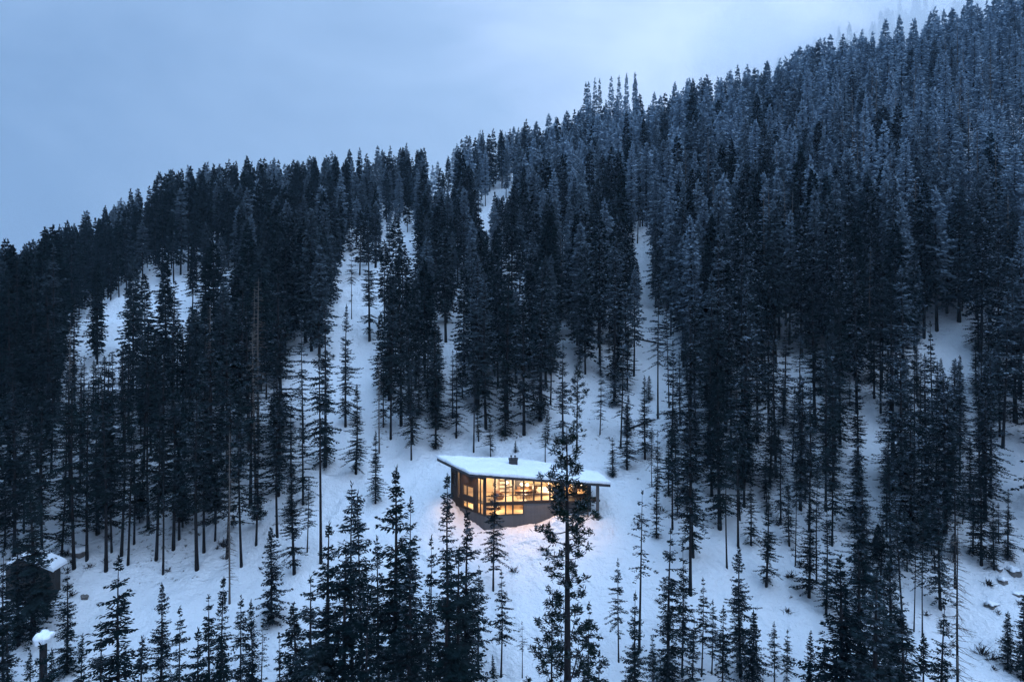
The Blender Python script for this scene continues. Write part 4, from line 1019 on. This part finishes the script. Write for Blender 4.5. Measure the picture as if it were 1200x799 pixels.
b = MB(); b.box(-.3, .75, -.07, -.003, .1, 2.1); d_ = link('door', b.mesh('door', PL), hut); b = MB(); b.box(.6, .66, -.12, -.07, 1.0, 1.15); link('handle', b.mesh('handle', FASC), d_)
def gable(th, off, ov, name, m, parent, soft=0):
    b = MB(); y0, y1 = -ov, Ld + ov; s1 = (ap - e) / (W + ax_); s2 = (ap - e) / (W - ax_); k = .45 + soft
    L0 = (-W - k, e - s1 * k + off); R0 = (W + k, e - s2 * k + off); T0 = (ax_, ap + off)
    if not soft:
        b.hexa([(L0[0], y0, L0[1]), (T0[0], y0, T0[1]), (T0[0], y1, T0[1]), (L0[0], y1, L0[1]), (L0[0], y0, L0[1] + th), (T0[0], y0, T0[1] + th), (T0[0], y1, T0[1] + th), (L0[0], y1, L0[1] + th)])
        b.hexa([(T0[0], y0, T0[1]), (R0[0], y0, R0[1]), (R0[0], y1, R0[1]), (T0[0], y1, T0[1]), (T0[0], y0, T0[1] + th), (R0[0], y0, R0[1] + th), (R0[0], y1, R0[1] + th), (T0[0], y1, T0[1] + th)])
        return link(name, b.mesh(name, m), parent)
    prof = [L0, (L0[0] + .02, L0[1] + th * .7), (L0[0] + .3, L0[1] + th + s1 * .3), (T0[0] - .5, T0[1] + th * 1.05 - s1 * .5), (T0[0], T0[1] + th * 1.0), (T0[0] + .5, T0[1] + th * 1.05 - s2 * .5), (R0[0] - .3, R0[1] + th + s2 * .3), (R0[0] - .02, R0[1] + th * .7), R0, T0]
    n = len(prof); ys = np.linspace(y0, y1, 12)
    for y_ in ys:
        q_ = .06 if y_ in (ys[0], ys[-1]) else 0
        for (px_, pz_) in prof: b.v.append((px_, y_, pz_ - q_ + random.uniform(-.02, .02)))
    for i in range(11):
        for j in range(n): b.f.append((i * n + j, (i + 1) * n + j, (i + 1) * n + (j + 1) % n, i * n + (j + 1) % n))
    b.f.append(tuple(range(n))); b.f.append(tuple((11 * n + j) for j in range(n))[::-1])
    return link(name, b.mesh(name, m, False), parent)
rf = gable(.12, .01, .3, 'roof', WOOD_D, hut); gable(.42, .134, .34, 'roof_snow', SNOW, rf, .04)

# ------------------------------------------------------------------ boulders, stump, brush
def blob(name, loc, r, m, seed, flat=.7, label='', cat='', snow=True, n=18):
    rs = np.random.RandomState(seed); ph = rs.rand(6) * 6.28
    def surf(scale, zcut, push):
        V = []; 
        for i in range(n + 1):
            th = math.pi * i / n
            for j in range(2 * n):
                a = math.pi * j / n
                d = np.array([math.sin(th) * math.cos(a), math.sin(th) * math.sin(a), math.cos(th)])
                k = 1 + .16 * math.sin(3 * d[0] * 1.7 + ph[0]) + .14 * math.sin(4 * d[1] + ph[1]) + .10 * math.sin(5 * d[2] + ph[2]) + .06 * math.sin(9 * d[0] + 7 * d[1] + ph[3])
                q = d * k * scale * np.array([r[0], r[1], r[2]])
                if zcut is not None and q[2] < zcut: q[2] = zcut - .02
                V.append((q[0], q[1], q[2] + push))
        Fq = [(i * 2 * n + j, (i + 1) * 2 * n + j, (i + 1) * 2 * n + (j + 1) % (2 * n), i * 2 * n + (j + 1) % (2 * n)) for i in range(n) for j in range(2 * n)]
        b = MB(); b.v = V; b.f = Fq; return b
    if snow:
        o = link(name, None, None, loc); tag(o, label, cat); link('rock', surf(1, None, 0).mesh('rock', m, True), o); link('snow_cap', surf(1.03, r[2] * .42, .03).mesh('snow_cap', SNOW, True), o); return o
    o = link(name, surf(1, None, 0).mesh(name, m, True), None, loc); tag(o, label, cat); return o
ROCK = mat('grey_rock', (.13, .12, .12), .9); t = NT(ROCK); pos = t.n('ShaderNodeNewGeometry').outputs['Position']; t.l(t.mix(t.noise(pos, 2.5, 6, .65), (.05, .048, .048), (.22, .2, .19)), t.b.inputs['Base Color']); t.bump(t.noise(pos, 4, 6, .7), .8, .1)
for i, (px_, row_, sx, sy, sz, lb) in enumerate([(1161, 712, .75, .6, .38, 'lowest grey boulder in the snow at lower right, left of the others'), (1174, 684, .6, .5, .5, 'reddish grey boulder uphill of the lowest one at lower right'), (1187, 673, .8, .6, .75, 'tallest boulder of the row near the right edge'), (1194, 697, .85, .6, .32, 'flat slab boulder against the right edge'), (1170, 668, .45, .4, .4, 'small boulder left of the tallest one near the right edge')]):
    y_ = base_y(px_, row_); x_ = px2u(px_) * y_; blob('boulder', (x_, y_, h(x_, y_) + sz * .08), (sx * .8, sy * .8, sz * .9), ROCK, 300 + i, label=lb, cat='boulder')
y_ = base_y(99, 702); x_ = px2u(99) * y_; blob('boulder', (x_, y_, h(x_, y_) + .15), (.35, .3, .28), ROCK, 320, label='small dark stone alone on the snow right of the wooden hut', cat='boulder', snow=False)
y_ = base_y(92, 652); x_ = px2u(92) * y_; blob('boulder', (x_, y_, h(x_, y_) + .3), (.8, .6, .55), ROCK, 321, label='dark boulder among the left grove stems behind the hut', cat='boulder')
# snow capped stump
y_ = 50.5; x_ = px2u(50) * y_; z_ = h(x_, y_); zt = -(752 - HZ) / F * y_
sp_ = link('broken_snag', None, None, (x_, y_, z_)); tag(sp_, 'broken snag topped by a round cushion of snow in front of the hut', 'snag')
b = MB(); hh = max(zt - z_, .8); b.tube([(0, 0, -.5), (.03, 0, hh * .5), (.05, 0, hh + .1)], [.34, .26, .24], 12); link('trunk', b.mesh('trunk', BARK, True), sp_)
c_ = blob('snow_cap', (0.05, 0, hh + .35), (.58, .55, .46), SNOW, 333, snow=False); c_.parent = sp_
for k_ in ('label', 'category'):
    if k_ in c_: del c_[k_]
# brush: little leafless bushes sticking out of the snow
def bush(px_, row_, r_, seed, label):
    y_ = base_y(px_, row_); x_ = px2u(px_) * y_; rs = np.random.RandomState(seed); b = MB()
    for _ in range(46):
        a = rs.rand() * 6.28; L = r_ * rs.uniform(.6, 1.2); el = rs.uniform(.3, 1.4); d = np.array([math.cos(a) * math.cos(el), math.sin(a) * math.cos(el), math.sin(el)])
        p0 = np.array([rs.normal() * .1 * r_, rs.normal() * .1 * r_, -.15]); p1 = p0 + d * L * .6; p2 = p0 + d * L + np.array([0, 0, .05]); b.tube([p0, p1, p2], [.03, .02, .008], 3, False)
        for _ in range(2):
            q = p1 + (p2 - p1) * rs.rand(); b.tube([q, q + rs.normal(size=3) * .22 * r_], [.015, .006], 3, False)
    o = link('bush', b.mesh('bush', BARK), None, (x_, y_, h(x_, y_))); tag(o, label, 'bush')
bush(1151, 766, .9, 1, 'dark round bush on the snow right of the bare dead tree'); bush(970, 712, .8, 2, 'faint twiggy bush at the foot of the right snow tongue bank'); bush(938, 664, .6, 3, 'twiggy bush beside the slim stems of the right snow tongue'); bush(1015, 605, .8, 4, 'bush under the spire fir in the right forest gap'); bush(702, 607, .5, 5, 'small bush at the foot of the porch post'); bush(262, 640, .9, 6, 'twiggy bush among the right stems of the left grove')

# half buried shrubs and fallen logs
rs_ = np.random.RandomState(91); SHR = []
for k in range(3):
    b = MB(); r2 = np.random.RandomState(500 + k)
    for _ in range(26):
        a = r2.rand() * 6.28; L = r2.uniform(.25, .6); el = r2.uniform(.2, 1.3); d = np.array([math.cos(a) * math.cos(el), math.sin(a) * math.cos(el), math.sin(el)]); p0 = np.array([r2.normal() * .08, r2.normal() * .08, -.1])
        b.tube([p0, p0 + d * L * .6, p0 + d * L], [.028, .02, .006], 3, False)
        q = p0 + d * L * .6; b.tube([q, q + r2.normal(size=3) * .16], [.014, .005], 3, False)
    SHR.append(b.mesh('shrub', BARK))
ZONES = [((985, 1200), (640, 790), 34, 'small dark shrub poking out of the snow on the lower right slope', 'shrubs on the lower right slope'), ((880, 960), (600, 720), 12, 'tiny shrub in the snow beside the right snow tongue', 'shrubs by the right snow tongue'), ((70, 330), (600, 700), 18, 'tiny shrub in the snow between the stems of the left grove', 'shrubs in the left grove'), ((640, 800), (500, 620), 9, 'tiny shrub on the snow bank uphill right of the cabin', 'shrubs on the bank above the cabin'), ((385, 440), (330, 480), 10, 'tiny shrub in the snow gully', 'shrubs in the snow gully'), ((600, 780), (640, 790), 5, 'tiny twig tuft on the open snow below the cabin', 'twig tufts below the cabin')]
for (a0_, a1_), (b0_, b1_), n_, lb, gr in ZONES:
    for _ in range(n_):
        px_, row_ = rs_.uniform(a0_, a1_), rs_.uniform(b0_, b1_); y_ = base_y(px_, row_); x_ = px2u(px_) * y_
        o = link('shrub', SHR[rs_.randint(3)], None, (x_, y_, h(x_, y_))); s_ = rs_.uniform(.45, 1.5); o.scale = (s_ * 1.2, s_ * 1.2, s_); o.rotation_euler.z = rs_.uniform(0, 6.28); tag(o, lb, 'shrub', gr)
for px_, row_, L_, az_, lb in [(752, 500, 5, .5, 'fallen log across the lower end of the snow chute'), (762, 402, 6, -.3, 'fallen log lying across the middle of the snow chute'), (1025, 690, 3, 1.0, 'fallen log uphill of the lower right clump')]:
    y_ = base_y(px_, row_); x_ = px2u(px_) * y_; dx, dy = math.cos(az_) * L_ / 2, math.sin(az_) * L_ / 2
    z0_, z1_, zm_ = h(x_ - dx, y_ - dy), h(x_ + dx, y_ + dy), h(x_, y_); b = MB()
    b.tube([(-dx, -dy, z0_ - zm_ + .06), (0, 0, .16), (dx, dy, z1_ - zm_ + .1)], [.17, .15, .08], 7)
    for q_ in (-.5, .1, .5): b.tube([(dx * q_, dy * q_, .15), (dx * q_ + .15, dy * q_ - .1, .75)], [.03, .01], 4)
    o = link('fallen_log', b.mesh('fallen_log', BARK), None, (x_, y_, zm_)); tag(o, lb, 'log')
# ------------------------------------------------------------------ air, sky, light, camera
HAZE_D = 0.00011
hb = MB(); hb.box(-1500, 1500, -260, 1120, -140, 560)
hm = bpy.data.materials.new('haze_air'); hm.use_nodes = True; hm.node_tree.nodes.clear()
ho = hm.node_tree.nodes.new('ShaderNodeOutputMaterial'); hv = hm.node_tree.nodes.new('ShaderNodeVolumePrincipled')
hv.inputs['Color'].default_value = (.55, .78, 1.0, 1); hv.inputs['Density'].default_value = HAZE_D; hv.inputs['Anisotropy'].default_value = .0
hm.node_tree.links.new(hv.outputs[0], ho.inputs['Volume'])
hz_o = hb.build('haze', hm); tag(hz_o, kind='stuff', label='pale blue evening haze over the mountainside', cat='haze')

# mist resting on the shoulder behind the right ridge
mm = bpy.data.materials.new('mist_air'); mm.use_nodes = True; mm.node_tree.nodes.clear()
mo = mm.node_tree.nodes.new('ShaderNodeOutputMaterial'); mv = mm.node_tree.nodes.new('ShaderNodeVolumePrincipled')
mv.inputs['Color'].default_value = (.985, .99, 1.0, 1)
MR = (125.0, 95.0, 48.0)
def mn(t, **k):
    x = mm.node_tree.nodes.new(t)
    for a, b in k.items(): setattr(x, a, b)
    return x
ml = mm.node_tree.links.new
mtc = mn('ShaderNodeTexCoord'); mmp = mn('ShaderNodeMapping'); mmp.inputs['Scale'].default_value = (1 / MR[0], 1 / MR[1], 1 / MR[2]); ml(mtc.outputs['Object'], mmp.inputs[0])
mlen = mn('ShaderNodeVectorMath', operation='DOT_PRODUCT'); ml(mmp.outputs[0], mlen.inputs[0]); ml(mmp.outputs[0], mlen.inputs[1])
mns = mn('ShaderNodeTexNoise'); mns.inputs['Scale'].default_value = .022; mns.inputs['Detail'].default_value = 3; ml(mtc.outputs['Object'], mns.inputs['Vector'])
m1 = mn('ShaderNodeMapRange'); m1.inputs[1].default_value = .85; m1.inputs[2].default_value = .15; ml(mlen.outputs['Value'], m1.inputs[0])
m2 = mn('ShaderNodeMapRange'); m2.inputs[1].default_value = .36; m2.inputs[2].default_value = .66; ml(mns.outputs['Fac'], m2.inputs[0])
m3 = mn('ShaderNodeMath', operation='MULTIPLY'); ml(m1.outputs[0], m3.inputs[0]); ml(m2.outputs[0], m3.inputs[1])
m4 = mn('ShaderNodeMath', operation='MULTIPLY'); ml(m3.outputs[0], m4.inputs[0]); m4.inputs[1].default_value = .045; ml(m4.outputs[0], mv.inputs['Density'])
mm.node_tree.links.new(mv.outputs[0], mo.inputs['Volume'])
ms = blob('low_mist', (px2u(1060) * 345, 345, (HZ - 62) / F * 345), MR, mm, 404, snow=False, n=24); tag(ms, 'pale mist drifting over the shoulder behind the upper right ridge', 'mist', kind='stuff')
w = bpy.data.worlds.new('World'); scene.world = w; w.use_nodes = True; nt = w.node_tree; nt.nodes.clear()
N = lambda t: nt.nodes.new(t)
out = N('ShaderNodeOutputWorld'); bg = N('ShaderNodeBackground'); nt.links.new(bg.outputs[0], out.inputs[0])
SUN_EL, SUN_ROT = math.radians(2.0), math.radians(200)
sky = N('ShaderNodeTexSky'); sky.sky_type = 'NISHITA'; sky.sun_disc = False; sky.sun_elevation = SUN_EL; sky.sun_rotation = SUN_ROT; sky.air_density = 1.0; sky.ozone_density = 4
tc = N('ShaderNodeTexCoord'); sp = N('ShaderNodeSeparateXYZ'); nt.links.new(tc.outputs['Generated'], sp.inputs[0])
def M(op, a, b, clamp=False):
    x = N('ShaderNodeMath'); x.operation = op; x.use_clamp = clamp
    for i, q in enumerate((a, b)):
        if isinstance(q, (int, float)): x.inputs[i].default_value = q
        else: nt.links.new(q, x.inputs[i])
    return x.outputs[0]
mp = N('ShaderNodeMapping'); mp.inputs['Scale'].default_value = (1.0, 1.0, 2.0); nt.links.new(tc.outputs['Generated'], mp.inputs[0])
n1 = N('ShaderNodeTexNoise'); n1.inputs['Scale'].default_value = 2.6; n1.inputs['Detail'].default_value = 9; n1.inputs['Roughness'].default_value = .58; n1.inputs['Distortion'].default_value = .5; nt.links.new(mp.outputs[0], n1.inputs['Vector'])
# cloud deck: brighter to the right and higher up
g = M('ADD', M('MULTIPLY', sp.outputs['X'], .75), M('MULTIPLY', sp.outputs['Z'], .45))
g = M('ADD', g, M('MULTIPLY', M('SUBTRACT', n1.outputs['Fac'], .5), .75)); ctr = M('MULTIPLY', M('MAXIMUM', M('SUBTRACT', 1.0, M('MULTIPLY', M('ABSOLUTE', M('SUBTRACT', sp.outputs['X'], .22), 0.0), 2.6)), 0.0), .10)
g = M('ADD', g, ctr); g = M('ADD', g, .39, True)
rp = N('ShaderNodeValToRGB'); nt.links.new(g, rp.inputs[0])
rp.color_ramp.elements[0].position = 0; rp.color_ramp.elements[0].color = (.125, .205, .34, 1)
rp.color_ramp.elements[1].position = 1; rp.color_ramp.elements[1].color = (.42, .53, .735, 1)
e1 = rp.color_ramp.elements.new(.5); e1.color = (.205, .305, .465, 1)
skm = N('ShaderNodeVectorMath'); skm.operation = 'SCALE'; nt.links.new(sky.outputs[0], skm.inputs[0]); skm.inputs['Scale'].default_value = .05
mx = N('ShaderNodeMix'); mx.data_type = 'RGBA'; mx.inputs['Factor'].default_value = .90
A_ = [z for z in mx.inputs if z.type == 'RGBA']; nt.links.new(skm.outputs[0], A_[0]); nt.links.new(rp.outputs[0], A_[1])
zen = M('ADD', M('MULTIPLY', M('MAXIMUM', M('SUBTRACT', sp.outputs['Z'], .42), 0.0), 2.2), 1.0)
vs = N('ShaderNodeVectorMath'); vs.operation = 'MULTIPLY'; nt.links.new([z for z in mx.outputs if z.type == 'RGBA'][0], vs.inputs[0]); cz = N('ShaderNodeCombineXYZ'); zm1 = M('SUBTRACT', zen, 1.0)
for _i, _k in enumerate((.70, 1.0, 1.15)): nt.links.new(M('ADD', M('MULTIPLY', zm1, _k), 1.0), cz.inputs[_i])
nt.links.new(cz.outputs[0], vs.inputs[1]); nt.links.new(vs.outputs[0], bg.inputs[0]); bg.inputs[1].default_value = 1.6

sl = bpy.data.lights.new('evening_skylight_sun', 'SUN'); sl.energy = .22; sl.angle = math.radians(35); sl.color = (.78, .88, 1.0)
so = link('evening_sun', sl); so.rotation_euler = (math.radians(38), math.radians(18), 0)

cam = bpy.data.cameras.new('camera'); co = link('camera', cam, None, (0, 0, 0)); co.rotation_euler = (math.radians(90), 0, 0)
cam.sensor_width = 36; cam.lens = 36 * F / 1200; cam.shift_x = 0; cam.shift_y = -(399.5 - HZ) / 1200; cam.clip_end = 5000; cam.clip_start = .5
scene.camera = co
scene.view_settings.view_transform = 'Standard'; scene.view_settings.look = 'None'; scene.view_settings.exposure = .35; scene.view_settings.gamma = 1
scene.render.engine = 'CYCLES'
cy = scene.cycles
cy.use_denoising = True; cy.denoiser = 'OPENIMAGEDENOISE'
cy.max_bounces = 8; cy.diffuse_bounces = 3; cy.glossy_bounces = 2; cy.transparent_max_bounces = 16; cy.volume_bounces = 3; cy.use_adaptive_sampling = True; cy.adaptive_threshold = .03
cy.sample_clamp_indirect = 6
